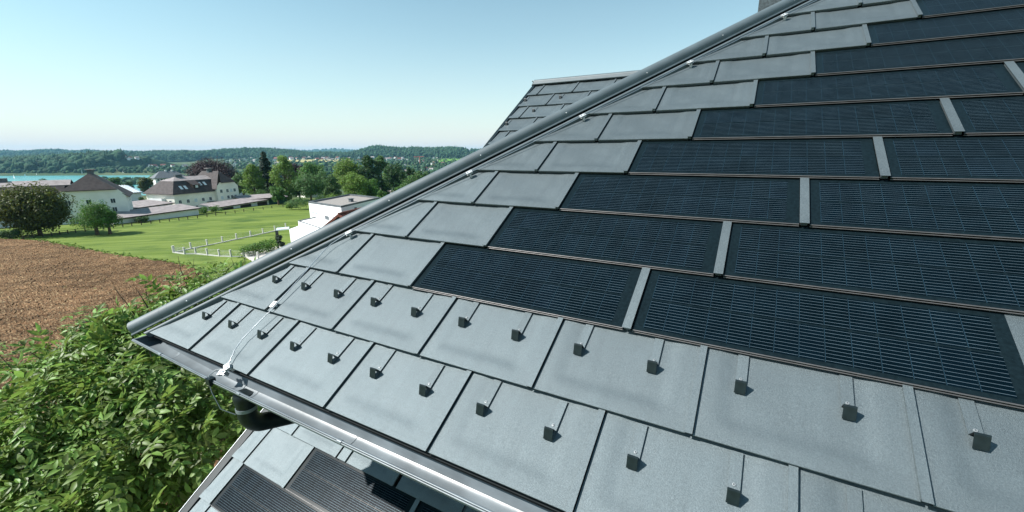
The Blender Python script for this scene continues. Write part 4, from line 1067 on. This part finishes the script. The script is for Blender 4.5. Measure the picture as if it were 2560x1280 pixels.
small_house('grey-roofed house standing between the tall green tree and the apple tree', at(738, 456, 230), at(760, 462, 222), 10, 4.0, 5.0, ROOFG, WALLW)
small_house('white low house with grey roof right of the cream apartment house', at(590, 478, 235), at(612, 474, 240), 9, 4.0, 3.5, ROOFG, WALLN)

# town houses, each an object of its own, across the valley
KIND = [('white', WALLN, 'red', ROOFR), ('white', WALLN, 'grey', ROOFG), ('cream', WALLW, 'brown', ROOFB), ('white', WALLN, 'dark grey', ROOFD), ('pale grey', WALLG, 'red', ROOFR)]
protos = {}
def town_proto(k):
    cn_, wm_, rn, rm = KIND[k]; m = MB(); m.box((-6, -4.5, -3), (6, 4.5, 5.2)); m.add([(-6, -4.5, 5.2), (-6, 4.5, 5.2), (-6, 0, 8.8)], [(0, 1, 2)]); m.add([(6, -4.5, 5.2), (6, 0, 8.8), (6, 4.5, 5.2)], [(0, 1, 2)])
    w_ = m.mesh('wall'); w_.materials.append(wm_)
    m = MB(); m.prism([(-6.6, -5.1, 4.8), (6.6, -5.1, 4.8), (6.6, 0, 8.9), (-6.6, 0, 8.9)], (0, 0, .3)); m.prism([(-6.6, 5.1, 4.8), (-6.6, 0, 8.9), (6.6, 0, 8.9), (6.6, 5.1, 4.8)], (0, 0, .3)); r_ = m.mesh('roof'); r_.materials.append(rm)
    m = MB()
    for x in (-4.2, -1, 2.4):
        for z in (.8, 3.2): m.box((x, -4.56, z), (x + 1.5, -4.5, z + 1.4))
    g_ = m.mesh('windows'); g_.materials.append(PANE)
    return w_, r_, g_
def town(n, area, where, kinds, smin=.8, smax=1.35, flt=None, ang0=None, at_=None):
    for i in range(n):
        for _ in range(50 if at_ is None else 0):
            x = area[0] + (area[1] - area[0]) * random.random(); y = area[2] + (area[3] - area[2]) * random.random()
            if flt is None or flt(x, y): break
        k = random.choice(kinds)
        if k not in protos: protos[k] = town_proto(k)
        q = hit(x, y)[0] if at_ is None else at_[i]; wh_ = where if isinstance(where, str) else next(w for lim, w in where if x < lim); s_ = smin + (smax - smin) * random.random()
        lab = '%s house with %s roof %s' % (KIND[k][0], KIND[k][2], wh_); grp = '%s houses with %s roofs %s' % (KIND[k][0], KIND[k][2], wh_)
        o = thing('town_house', lab, 'house', q, grp, rz=random.random() * 6.28 if ang0 is None else ang0 + random.uniform(-.4, .4)); o.scale = (s_, s_, s_)
        for nm, me_ in zip(('wall', 'roof', 'windows'), protos[k]): link(nm, me_, None, o, world=False)
town(len(CLEAR), None, 'in the clearing on the wooded hill across the lake', [1, 1, 0, 3], .6, 1.0, at_=CLEAR)
town(12, (-200, 340, 424.5, 429.5), 'among trees on the far lake shore', [0, 1, 2, 3], .7, 1.2)
town(9, (372, 470, 411, 423), 'between the far shore and the forest above the hotel', [0, 4, 1], .9, 1.5)
town(130, (690, 1010, 387.5, 401), [(760, 'above the left end of the hay field'), (820, 'above the middle of the hay field'), (880, 'above the pale green poplar'), (940, 'at the left foot of the wooded hill'), (2000, 'below the right-hand wooded hill')], [0, 1, 1, 2, 3, 4], 1.1, 1.8)
town(34, (565, 700, 393, 420), [(610, 'among trees right of the copper beech'), (650, 'among trees directly left of the tall conifer'), (2000, 'among trees directly right of the tall conifer')], [1, 1, 2, 3], .9, 1.4)
town(52, (960, 1185, 396, 446), [(1010, 'above the house with solar panels'), (1050, 'just left of the red crane'), (1100, 'just right of the red crane'), (2000, 'at the edge of the hip cap')], [0, 1, 3, 4, 1], .7, 1.15, flt=lambda x, y: y < 445 - (x - 1050) * .42)
town(12, (790, 960, 398, 412), 'below the hay field', [0, 1, 2], .8, 1.2)
town(8, (1100, 1185, 388, 394), 'on the brow of the right-hand wooded hill', [1, 1, 0], .9, 1.3)
# tower crane
q, _ = hit(1050, 412); cr = thing('tower_crane', 'thin red tower crane above the town left of the hip cap', 'crane', q)
zt_ = at(1057, 393, np.dot(q - CAM, FW))[2]; RED = mat('crane_red', (.5, .10, .06), .6, .3, nscale=1, namp=.1); dq = np.dot(q - CAM, FW)
m = MB(); m.box((q[0] - .7, q[1] - .7, q[2]), (q[0] + .7, q[1] + .7, zt_ + 3)); part('mast', m, RED, cr)
m = MB(); m.tube([at(1034, 392.5, dq), at(1060, 391.5, dq)], .8, 4); part('jib', m, RED, cr)
# sailing boats
bm1 = MB(); bm1.add([(-3.5, 0, .6), (-2.5, -1, .7), (1.5, -1, .7), (3.8, 0, .9), (1.5, 1, .7), (-2.5, 1, .7), (-2.6, 0, -.3), (2.6, 0, -.3)], [(0, 1, 2, 3, 4, 5), (0, 6, 1), (1, 6, 7, 2), (2, 7, 3), (3, 7, 4), (4, 7, 6, 5), (5, 6, 0)]); HUL = bm1.mesh('hull'); HUL.materials.append(WALLN)
bm1 = MB(); bm1.prism([(-3, 0, 1.5), (.6, 0, 1.5), (.4, 0, 11)], (0, .06, 0)); bm1.prism([(.9, 0, 1.3), (3.4, 0, 1.3), (.7, 0, 9.5)], (0, .06, 0)); SAI = bm1.mesh('sail'); SAI.materials.append(mat('sailcloth', (.8, .8, .8), .8, .2, nscale=1, namp=.04))
bm1 = MB(); bm1.tube([(.65, 0, .4), (.6, 0, 11.4)], .08, 5); MAS = bm1.mesh('mast'); MAS.materials.append(ALU)
for x, y, s_, lb in ((206, 436, 1.3, 'white sailing boat on the lake behind the left house chimney'), (36, 447, 1.0, 'small white sailing boat on the lake at the far left'), (309, 434.5, 1.1, 'white sailing boat close to the far shore below the clearing'), (63, 440, .6, 'tiny white boat near the far shore, above the round tree'), (92, 438.5, .6, 'small white boat off the far shore, left of the chimney'), (283, 437, .5, 'tiny white motor boat mid-lake')):
    r = ray(x, y); d = (-60) / r[2]; o = thing('sailing_boat', lb, 'boat', CAM + r * d, rz=random.random() * 3); o.scale = (s_,) * 3
    for nm, me_ in (('hull', HUL), ('sail', SAI), ('mast', MAS)): link(nm, me_, None, o, world=False)

# garden fence ------------------------------------------------------
CONC = mat('pale_concrete', (.56, .54, .51), .85, .2, nscale=4, namp=.12, bump=.3, bscale=20, bdist=.01)
WIRE = mat('fence_wire', (.45, .45, .45), .5, .5, metal=.5, nscale=5, namp=.1)
def fence(label, px):
    pts = [hit(*p)[0] for p in px]; root = thing('garden_fence', label, 'fence', pts[0])
    for p in pts:
        m = MB(); m.box((p[0] - .11, p[1] - .11, p[2] - .3), (p[0] + .11, p[1] + .11, p[2] + 1.25)); m.box((p[0] - .14, p[1] - .14, p[2] + 1.25), (p[0] + .14, p[1] + .14, p[2] + 1.31)); part('post', m, CONC, root)
    for a, c in zip(pts[:-1], pts[1:]):
        e = (c - a); L = np.linalg.norm(e[:2]); n_ = np.array([-e[1], e[0], 0]) / L * .1
        m = MB(); m.prism([a - n_ - [0, 0, .3], c - n_ - [0, 0, .3], c + n_ - [0, 0, .3], a + n_ - [0, 0, .3]], (0, 0, .52)); part('kerb', m, CONC, root)
        m = MB()
        for z in (.45, .7, .95, 1.18): m.tube([a + [0, 0, z], c + [0, 0, z]], .014, 4)
        part('wire', m, WIRE, root)
fence('low garden fence of white concrete posts along the paving and hedge', [(434, 633), (462, 636), (490, 636), (519, 639), (549, 642), (578, 643), (611, 643), (646, 649)])
fence('garden fence of concrete posts receding to the white canopy', [(436, 632), (478, 623), (519, 615), (557, 607), (592, 599), (627, 592), (658, 585), (688, 578), (715, 571)])
def rail_fence(label, px):
    pts = [hit(*p)[0] for p in px]; root = thing('field_fence', label, 'fence', pts[0])
    for a, c in zip(pts[:-1], pts[1:]):
        for t in (0, .33, .67):
            p = a + (c - a) * t; m = MB(); m.box((p[0] - .08, p[1] - .08, p[2] - .3), (p[0] + .08, p[1] + .08, p[2] + 1.0)); part('post', m, WOODB, root)
        m = MB(); m.tube([a + [0, 0, .9], c + [0, 0, .9]], .05, 5); m.tube([a + [0, 0, .5], c + [0, 0, .5]], .05, 5); part('rail', m, WOODB, root)
rail_fence('dark timber fence along the back edge of the meadow', [(60, 600), (130, 590), (190, 583), (260, 574), (330, 565), (400, 557), (470, 549), (540, 540), (610, 530), (680, 521), (760, 513)])

# ================================================================= vegetation
BARK = mat('bark', (.10, .075, .055), .95, .1, nscale=3, namp=.4, bump=.8, bscale=12, bdist=.03)
def leafm(name, col, isl=.4, tr=.3, rough=.55): return mat(name, col, rough, .3, island=isl, trans=tr, nscale=.5, namp=.25)
LG = leafm('green_foliage', (.075, .16, .028)); LY = leafm('yellow_green_foliage', (.13, .21, .035)); LD = leafm('dark_green_foliage', (.038, .085, .022)); LP = leafm('copper_foliage', (.035, .014, .018), .4, .12); LO = leafm('olive_foliage', (.075, .09, .016)); LC = leafm('conifer_needles', (.018, .038, .018), .4, .1); LM = leafm('mid_green_foliage', (.075, .145, .042))
def leaf_cloud(cents, rads, n_per, size, flat=.75, shell=.55):
    """small bent leaf faces gathered in clumps"""
    cents = np.asarray(cents, float); rads = np.asarray(rads, float); m = len(cents)
    idx = np.repeat(np.arange(m), n_per); n = len(idx)
    d = rng.normal(size=(n, 3)); d /= np.linalg.norm(d, axis=1, keepdims=True)
    r = (shell + (1 - shell) * rng.random(n)) * rads[idx]
    p = cents[idx] + d * r[:, None] * [1, 1, flat]
    nrm = d + rng.normal(size=(n, 3)) * .55 + [0, 0, .45]; nrm /= np.linalg.norm(nrm, axis=1, keepdims=True)
    a = np.cross(nrm, rng.normal(size=(n, 3))); a /= np.linalg.norm(a, axis=1, keepdims=True); b_ = np.cross(nrm, a)
    s_ = size * (.6 + .8 * rng.random(n))[:, None]
    V = np.stack([p - a * s_, p - b_ * s_ * .5 + nrm * s_ * .12, p + a * s_, p + b_ * s_ * .5 + nrm * s_ * .12], 1)
    return V.reshape(-1, 3), np.arange(4 * n).reshape(-1, 4)
def crown_centres(kind, W, H, n):
    c = []; r = []
    for i in range(n):
        if kind == 'round':
            t = rng.normal(size=3); t /= np.linalg.norm(t); q = rng.random() ** .4 * .78; p = t * [W / 2 * q, W / 2 * q, H / 2 * q] + [0, 0, H / 2]; rr = W * (.13 + .07 * rng.random())
        elif kind == 'cone':
            z = rng.random() ** 1.3; w = (1 - z) * .5 * W + .03 * W; a = rng.random() * 6.28; q = rng.random() ** .5; p = np.array([math.cos(a) * w * q, math.sin(a) * w * q, z * H]); rr = W * (.07 + .11 * (1 - z))
        else:  # tall, narrow, ragged
            z = rng.random(); w = W / 2 * (math.sin(PI * min(1, z * .93 + .08)) ** .6); a = rng.random() * 6.28; q = rng.random() ** .5 * .8; p = np.array([math.cos(a) * w * q, math.sin(a) * w * q, z * H * .93 + H * .03]); rr = W * (.11 + .07 * rng.random())
        c.append(p); r.append(rr)
    return c, r
def tree(label, px, d, ytop, width_px, kind, lm, base=None, trunk=.22, size=.28, nclump=70, per=70, name='tree', cat='tree', crown_from=.16, flat=.8, seed=None):
    ptop = at(px, ytop, d); g_ = gz(ptop); H = ptop[2] - g_; Wd = width_px / F * d * .97
    root = thing(name, label, cat, (ptop[0], ptop[1], g_))
    ch = H * (1 - crown_from); c, r = crown_centres(kind, Wd, ch, nclump)
    c = [q + [0, 0, H * crown_from] for q in c]
    V, Fq = leaf_cloud(c, r, per, size, flat); link('crown', arr_mesh('crown', V, Fq), lm, root, world=False)
    m = MB(); tw = trunk + H * .012; m.tube([(0, 0, -.5), (.05, 0, H * .2), (-.05, .05, H * .45), (0, 0, H * .75)], [tw * 1.3, tw, tw * .6, tw * .15], 8)
    for k in range(7):
        q = np.array(c[rng.integers(len(c))]); z0 = H * (.2 + .3 * rng.random()); m.tube([(0, 0, z0), (q * [.5, .5, 1] * [1, 1, 0] + [0, 0, (z0 + q[2]) / 2]), q], [tw * .5, tw * .3, tw * .08], 5)
    link('trunk', m.mesh('trunk'), BARK, root, world=False)
    return root
tree('big round chestnut tree with olive crown at the far left, dark on its shaded side', 66, 96, 457, 168, 'round', LO, size=.26, nclump=150, per=190, crown_from=.08)
tree('small bushy green tree right of the round chestnut, in front of the pale gable', 222, 96, 496, 105, 'round', LG, size=.16, nclump=60, per=150, crown_from=.14)
tree('low green side tree leaning right under the pale gable', 262, 97, 525, 62, 'round', LG, size=.15, nclump=30, per=110, crown_from=.2)
tree('dark copper beech with domed purple crown behind the cream apartment house', 524, 235, 391, 116, 'round', LP, size=.33, nclump=170, per=230, crown_from=.02)
tree('dark purple bush at the right foot of the copper beech', 570, 225, 430, 40, 'round', LP, size=.4, nclump=30, per=80)
tree('tall dark conifer right of the cream apartment house', 657, 200, 379, 66, 'cone', LC, size=.4, nclump=160, per=80, crown_from=.05, name='conifer', flat=.45)
tree('fresh green maple directly left of the tall conifer', 627, 192, 412, 62, 'tall', LY, size=.32, nclump=80, per=90, crown_from=.06)
tree('tall yellow-green tree with ragged crown right of the tall conifer', 704, 192, 392, 74, 'tall', LY, size=.33, nclump=100, per=90, crown_from=.06)
tree('dark purple-leaved tree behind the yellow-green tree', 735, 262, 404, 62, 'round', LP, size=.45, nclump=60, per=80)
tree('broad dark green tree with lit yellow top beside the purple-leaved tree', 775, 255, 402, 74, 'round', LG, size=.5, nclump=80, per=90)
tree('round apple tree with forked trunk in front of the pale path', 770, 172, 431, 80, 'round', LM, size=.3, nclump=90, per=90, crown_from=.22)
tree('soft green tree at the left of the tall group', 826, 182, 440, 56, 'tall', LM, size=.32, nclump=70, per=80, crown_from=.04)
tree('tall pale green poplar of the central tree group', 868, 222, 388, 88, 'round', LY, size=.42, nclump=120, per=90, crown_from=.04)
tree('bright yellow-green round tree in front of the poplar', 884, 178, 424, 74, 'round', LY, size=.3, nclump=90, per=90, crown_from=.04)
tree('dark green tree right of the poplar', 918, 222, 390, 62, 'tall', LD, size=.42, nclump=90, per=90, crown_from=.04)
tree('dark green tree with pale leaves behind the solar house', 950, 225, 390, 56, 'tall', LM, size=.42, nclump=80, per=90, crown_from=.04)
tree('dark rounded tree above the solar house', 985, 215, 402, 64, 'round', LD, size=.4, nclump=80, per=90, crown_from=.04)
tree('small rounded tree in the gap right of the solar house', 1023, 235, 410, 36, 'round', LD, size=.4, nclump=40, per=80, crown_from=.04)
tree('wide green tree right of the solar house, touching the hip cap', 1036, 150, 430, 84, 'round', LM, size=.28, nclump=90, per=90, crown_from=.04)
tree('green tree half hidden by the hip cap', 1075, 165, 428, 60, 'round', LG, size=.3, nclump=60, per=90, crown_from=.04)
tree('young palm-like tree in front of the solar house', 953, 132, 466, 30, 'round', LG, size=.2, nclump=24, per=80, crown_from=.3)
tree('pale green rounded tree filling the gap between the maple and the conifer', 600, 205, 424, 50, 'round', LM, size=.35, nclump=50, per=80, crown_from=.04)
tree('light green round tree behind the shed, right of the ragged tall tree', 742, 200, 436, 52, 'round', LG, size=.32, nclump=50, per=80, crown_from=.04)
tree('broad pale green tree between the apple tree and the poplar', 806, 210, 424, 58, 'round', LM, size=.35, nclump=60, per=80, crown_from=.04)
tree('bushy light green tree in front of the dark tree right of the poplar', 925, 186, 440, 60, 'round', LG, size=.3, nclump=60, per=80, crown_from=.04)
tree('light green tree behind the roof of the solar house', 975, 240, 418, 50, 'round', LY, size=.4, nclump=50, per=80, crown_from=.04)
tree('green tree on the skyline of the gap above the hip cap', 1052, 250, 414, 44, 'round', LM, size=.42, nclump=44, per=80, crown_from=.04)
tree('low rounded tree below the ragged tall tree', 690, 172, 462, 46, 'round', LG, size=.28, nclump=44, per=80, crown_from=.04)
tree('low rounded tree at the feet of the dark group above the solar house', 1004, 175, 456, 44, 'round', LG, size=.28, nclump=44, per=80, crown_from=.04)
tree('round lakeside tree above the left roof', 108, 300, 446, 42, 'round', LD, size=.5, nclump=40, per=80, crown_from=.1)
tree('round tree by the lake, left of the pair between the houses', 283, 330, 440, 38, 'round', LM, size=.5, nclump=50, per=80, crown_from=.08)
tree('small dark tree between the lake and the greenhouse', 318, 330, 450, 26, 'round', LD, size=.5, nclump=30, per=80, crown_from=.08)
tree('olive green tree left of the grey lakeside hotel', 359, 320, 438, 36, 'round', LO, size=.5, nclump=50, per=80, crown_from=.08)
tree('dark tree behind the left apartment roof', 232, 290, 457, 46, 'round', LD, size=.5, nclump=40, per=80, crown_from=.08)
tree('green tree standing in the gap between garage and cream house', 300, 160, 488, 34, 'round', LD, size=.3, nclump=30, per=80, crown_from=.08)
tree('small dark tree by the left wall of the cream house', 350, 165, 492, 22, 'round', LD, size=.25, nclump=24, per=70, crown_from=.08)
def bush(label, px, d, ytop, w, lm, cat='bush', size=.14, per=90, n=24, h=None):
    p = at(px, ytop, d); g_ = gz(p); H = max(.8, p[2] - g_) if h is None else h; Wd = w / F * d; root = thing('bush', label, cat, (p[0], p[1], g_))
    c = [np.array([rng.uniform(-.4, .4) * Wd, rng.uniform(-.4, .4) * Wd * .7, H * (.25 + .5 * rng.random())]) for _ in range(n)]
    V, Fq = leaf_cloud(c, [min(Wd, H * 1.5) * .24] * n, per, size); link('foliage', arr_mesh('foliage', V, Fq), lm, root, world=False); return root
bush('round green bush beside the flowering shrub at the meadow edge', 506, 140, 515, 30, LG); bush('dense green bush right of the cream house porch', 536, 142, 512, 28, LG)
bush('round bush at the end of the green shed', 725, 158, 497, 26, LM); bush('small yellow-green bush at the right end of the shed', 722, 150, 503, 18, LY)
bush('ivy-covered dark arbour on the long garage row', 352, 118, 540, 42, LD); bush('dark shrub under the round chestnut tree', 20, 92, 572, 60, LD)
bush('round shrub below the tree group near the yard', 746, 150, 487, 46, LM, n=30); bush('flowering bush at the foot of the apple tree', 800, 160, 486, 34, LD); bush('pale green shrub at the foot of the poplars', 830, 165, 484, 60, LY, n=34)
bush('round bush beneath the yellow-green round tree', 880, 150, 482, 66, LM, n=34); bush('leafy bush in front of the house with solar panels', 975, 110, 486, 50, LG, n=30); bush('dark bush under the tall conifer', 655, 185, 470, 60, LM, n=30)
bush('small dark pine bush beside the canopy post', 697, 74, 573, 22, LC, n=14)
tc_, tr_ = [], []
for i in range(len(ea) - 3):
    n_ = int(np.linalg.norm(ea[i + 1] - ea[i]) / .35)
    for k in range(n_):
        q = ea[i] + (ea[i + 1] - ea[i]) * rng.random() + rng.normal(size=2) * .45; tc_.append(LDP(q[0], q[1], float(tz(q[0], q[1])) + .08)); tr_.append(.12 + .22 * rng.random())
V, Fq = leaf_cloud(tc_, tr_, 14, .13); struct('field_edge_weeds', arr_mesh('field_edge_weeds', V, Fq), LY, 'stuff')
# clipped hedges
def hedge(label, px, w, h, lm, size=.12, dens=60):
    pts = [hit(*p)[0] for p in px]; root = thing('hedge', label, 'hedge', pts[0]); c = []
    for a, e in zip(pts[:-1], pts[1:]):
        n_ = max(3, int(np.linalg.norm(e - a) / .5))
        for i in range(n_):
            for k in range(3): c.append(a + (e - a) * (i + rng.random()) / n_ - np.array(pts[0]) + [rng.uniform(-w, w) * .3, rng.uniform(-w, w) * .3, h * (.25 + .28 * k)])
    V, Fq = leaf_cloud(c, [w * .42] * len(c), dens, size); link('foliage', arr_mesh('foliage', V, Fq), lm, root, world=False)
hedge('thick laurel hedge between lawn and paving by the white house', [(600, 645), (630, 640), (660, 632), (690, 622)], 2.0, 2.0, LG, .11, 90)
hedge('dark clipped hedge under the chestnut tree', [(0, 596), (45, 592), (90, 588)], 1.6, 1.6, LD)
hedge('light clipped hedge behind the white modern house', [(795, 500), (850, 499), (905, 498)], 2.2, 2.4, LG)

# walnut tree close below the gutter ---------------------------------
WL = mat('walnut_leaf', (.145, .225, .046), .48, .35, island=.55, trans=.30)
def leaflet(L=.13, W_=.028):
    # along +x, folded at the midrib, tip drooping: (along, across, height)
    V = [(0, 0, 0), (.30, 0, .02), (.65, 0, .01), (1, 0, -.10), (.28, .9, .10), (.62, .85, .06), (.28, -.9, .10), (.62, -.85, .06)]
    V = [(a * L, b_ * W_, c * L) for a, b_, c in V]
    return V, [(0, 1, 4), (1, 2, 5, 4), (2, 3, 5), (0, 6, 1), (1, 6, 7, 2), (2, 7, 3)]
def compound():
    """pinnate leaf: a drooping stalk with seven leaflets"""
    mb = MB(); st = [(0, 0, 0), (.10, 0, .02), (.20, 0, .015), (.29, 0, -.02)]
    mb.tube([(.0, 0, 0), (.16, 0, .022), (.30, 0, -.02)], [.0022, .0018, .001], 3)
    lv, lf = leaflet()
    for x, z, ang, s_ in ((.29, -.02, 0, 1.15), (.255, -.008, .95, 1.05), (.255, -.008, -.95, 1.05), (.18, .02, 1.1, .95), (.18, .02, -1.1, .95), (.11, .02, 1.2, .75), (.11, .02, -1.2, .75)):
        ca_, sa_ = math.cos(ang), math.sin(ang); tw = random.uniform(-.3, .3)
        V = [(x + (a * ca_ - b_ * sa_) * s_, (a * sa_ + b_ * ca_) * s_, z + (c - abs(a) * .18 + b_ * tw) * s_) for a, b_, c in lv]
        mb.add(V, lf, True)
    return mb
cps = [compound() for _ in range(5)]
CMESH = []
for c in cps:
    me = c.mesh('leaf'); me.materials.append(WL); CMESH.append(me)
# crown clumps: positions in the world, measured around the house corner
clumps = [(512, 785, 9.2, .95), (440, 825, 8.4, .95), (565, 780, 10.0, .95), (610, 745, 10.8, .9), (335, 885, 7.6, .9), (245, 912, 7.2, .88), (390, 935, 7.2, .95), (180, 975, 6.6, .85), (120, 1070, 6.0, .85), (60, 1130, 5.9, .65), (280, 1000, 6.4, 1.0), (400, 1010, 6.4, .95), (500, 1010, 6.6, .8),
          (200, 1120, 5.8, 1.0), (340, 1130, 5.7, .95), (470, 1120, 5.9, .8), (80, 1210, 5.5, .9), (220, 1240, 5.3, .9), (360, 1240, 5.3, .85), (450, 1230, 5.6, .6), (560, 1080, 6.6, .7), (0, 1215, 5.6, .75), (-110, 1225, 6.0, .9), (-120, 1310, 5.2, 1.0), (120, 1340, 5.0, 1.0), (300, 1360, 5.0, .9), (-40, 1400, 4.8, 1.2),
          (620, 1020, 8.2, .8), (680, 1000, 9.0, .9), (700, 780, 12, 1.3), (520, 880, 8.2, .9)]
CL = [(at(x, y, d), r) for x, y, d, r in clumps]
tbase = np.array([*at(300, 1000, 7.6)[:2], 0.0]); tbase[2] = gz(tbase)
wal = thing('walnut_tree', 'large leafy walnut tree growing up beside the house corner and gutter', 'tree', tbase)
LT, cand = [], []
for ci, (c, r) in enumerate(CL):
    for _ in range(int(54 * r * r)):
        d = rng.normal(size=3); d /= np.linalg.norm(d)
        if d[2] < -.45: d[2] = -d[2]
        tip = c + d * r * (.62 + .5 * rng.random()) * np.array([1.05, 1.05, .9])
        ax = d + rng.normal(size=3) * .6 + np.array([0, 0, .4]); ax /= np.linalg.norm(ax)
        q1 = np.cross(ax, [.3, .9, .1]); q1 /= np.linalg.norm(q1); q2 = np.cross(ax, q1); ph = rng.random() * 6.28
        for k in range(5):                       # a rosette of leaves at each twig end
            an = ph + k * 2.4 + rng.normal() * .3; tl = .15 + .5 * rng.random()
            out = (q1 * math.cos(an) + q2 * math.sin(an)) + ax * tl - np.array([0, 0, .18]); out /= np.linalg.norm(out)
            cand.append((tip - ax * .05 * k + out * .02, out))
def inside_house(p):
    x, y, z = p
    if x > -.95 and y > -.2 and z > -1.0 + 0 and z > -.9: return True
    # keep clear of the lower roof
    v = (y - .0) * CA + z * SA; nn = -y * SA + z * CA
    return x > -1.55 and nn < NL + .25 + 10 and y < 2.0 and (nn > NL - .3 or True) and x > -1.5
cand = [c for c in cand if not inside_house(c[0])]
mats_ = []
for p, out in cand:
    x = Vector(out); side = Vector(rng.normal(size=3)); z = Vector((0, 0, 1)) * 1.2 + side * .5
    yv = z.cross(x).normalized(); zv = x.cross(yv).normalized(); s_ = .6 + .8 * random.random()
    M = Matrix(((x[0] * s_, yv[0] * s_, zv[0] * s_, p[0]), (x[1] * s_, yv[1] * s_, zv[1] * s_, p[1]), (x[2] * s_, yv[2] * s_, zv[2] * s_, p[2]), (0, 0, 0, 1)))
    q = p - CAM; mats_.append((np.linalg.norm(q), M, p))
mats_.sort(key=lambda t: t[0])
nsing = 0; rest = []
for dd, M, p in mats_:
    px_, py_ = proj(p)
    if nsing < 290 and 0 < px_ < 620 and 640 < py_ < 1280:
        o = link('leaf', random.choice(CMESH), None, wal, M); nsing += 1
    else: rest.append(M)
CVs = [(np.array(c.v), c.f) for c in cps]
allV, allF, off = [], [], 0
for i, M in enumerate(rest):
    V, Fc = CVs[i % 5]; A = np.array(M)[:3]; V2 = V @ A[:, :3].T + A[:, 3]
    allV.append(V2); allF += [tuple(off + k for k in f) for f in Fc]; off += len(V)
me = bpy.data.meshes.new('crown'); me.from_pydata(np.concatenate(allV).tolist(), [], allF); me.update()
o = link('crown', me, WL, wal); o['kind'] = 'stuff'
m = MB(); m.tube([tbase - [0, 0, .5], tbase + [0.1, .1, 2.5]], [.32, .26], 10)
fork = tbase + np.array([.1, .1, 2.5])
for ci, (c, r) in enumerate(CL):
    if ci % 2 == 0 or ci > 26:
        mid = (fork + c) / 2 + rng.normal(size=3) * .25 - [0, 0, .3]; m.tube([fork, mid, c], [.12, .07, .025], 6)
    for k in range(7):
        e = c + rng.normal(size=3) * r * .55; m.tube([c, (c + e) / 2 + rng.normal(size=3) * .08, e], [.02, .012, .005], 4)
part('trunk', m, BARK, wal)
# bare and leafy twigs standing above the crown
tw_leaf = []
for (x0, y0, x1, y1, d) in ((370, 770, 335, 715, 8), (345, 800, 282, 716, 8), (390, 780, 362, 700, 8.6), (470, 720, 445, 640, 9.2), (500, 700, 470, 650, 9.4), (590, 690, 578, 645, 9.8), (610, 690, 604, 652, 9.8), (560, 700, 575, 660, 9.8), (130, 860, 0, 905, 6.8), (90, 880, -20, 915, 6.8), (300, 820, 268, 760, 7.8)):
    m = MB(); a, e = at(x0, y0, d), at(x1, y1, d - .1); m.tube([a, (a + e) / 2 + rng.normal(size=3) * .05, e], [.014, .008, .003], 4)
    mid = a + (e - a) * .6; f_ = mid + (e - a) * .25 + rng.normal(size=3) * .12; m.tube([mid, f_], [.006, .002], 3)
    part('twig', m, BARK, wal)
for (x, y, d) in ((525, 672, 9.3), (515, 665, 9.3), (535, 690, 9.2), (500, 690, 9.2), (375, 690, 8.8), (385, 700, 8.8), (30, 860, 6.7), (18, 868, 6.7), (8, 890, 6.7), (25, 905, 6.7), (-5, 905, 6.7), (205, 780, 7.4), (215, 790, 7.4), (150, 830, 7.0)):
    p = at(x, y, d)
    for k in range(3):
        a = random.random() * 6.28; x_ = Vector((math.cos(a), math.sin(a), .1)).normalized(); yv = Vector((0, 0, 1)).cross(x_).normalized(); zv = x_.cross(yv)
        M = Matrix(((x_[0], yv[0], zv[0], p[0]), (x_[1], yv[1], zv[1], p[1]), (x_[2], yv[2], zv[2], p[2]), (0, 0, 0, 1))); link('leaf', random.choice(CMESH), None, wal, M)

# air: one box of thin haze round everything
hz = MB(); lo = CAM[2] - 150; ext = 11500
hz.box((-ext, -ext, lo), (ext, ext, CAM[2] + 140))
hm = bpy.data.materials.new('haze_air'); hm.use_nodes = True; N = hm.node_tree.nodes; N.remove(N['Principled BSDF'])
pv = N.new('ShaderNodeVolumePrincipled'); pv.inputs['Color'].default_value = (.36, .76, 1.0, 1); pv.inputs['Density'].default_value = 5e-5; pv.inputs['Anisotropy'].default_value = .1
hm.node_tree.links.new(pv.outputs[0], N['Material Output'].inputs['Volume'])
hz_o = struct('haze', hz.mesh('haze'), hm, 'stuff')
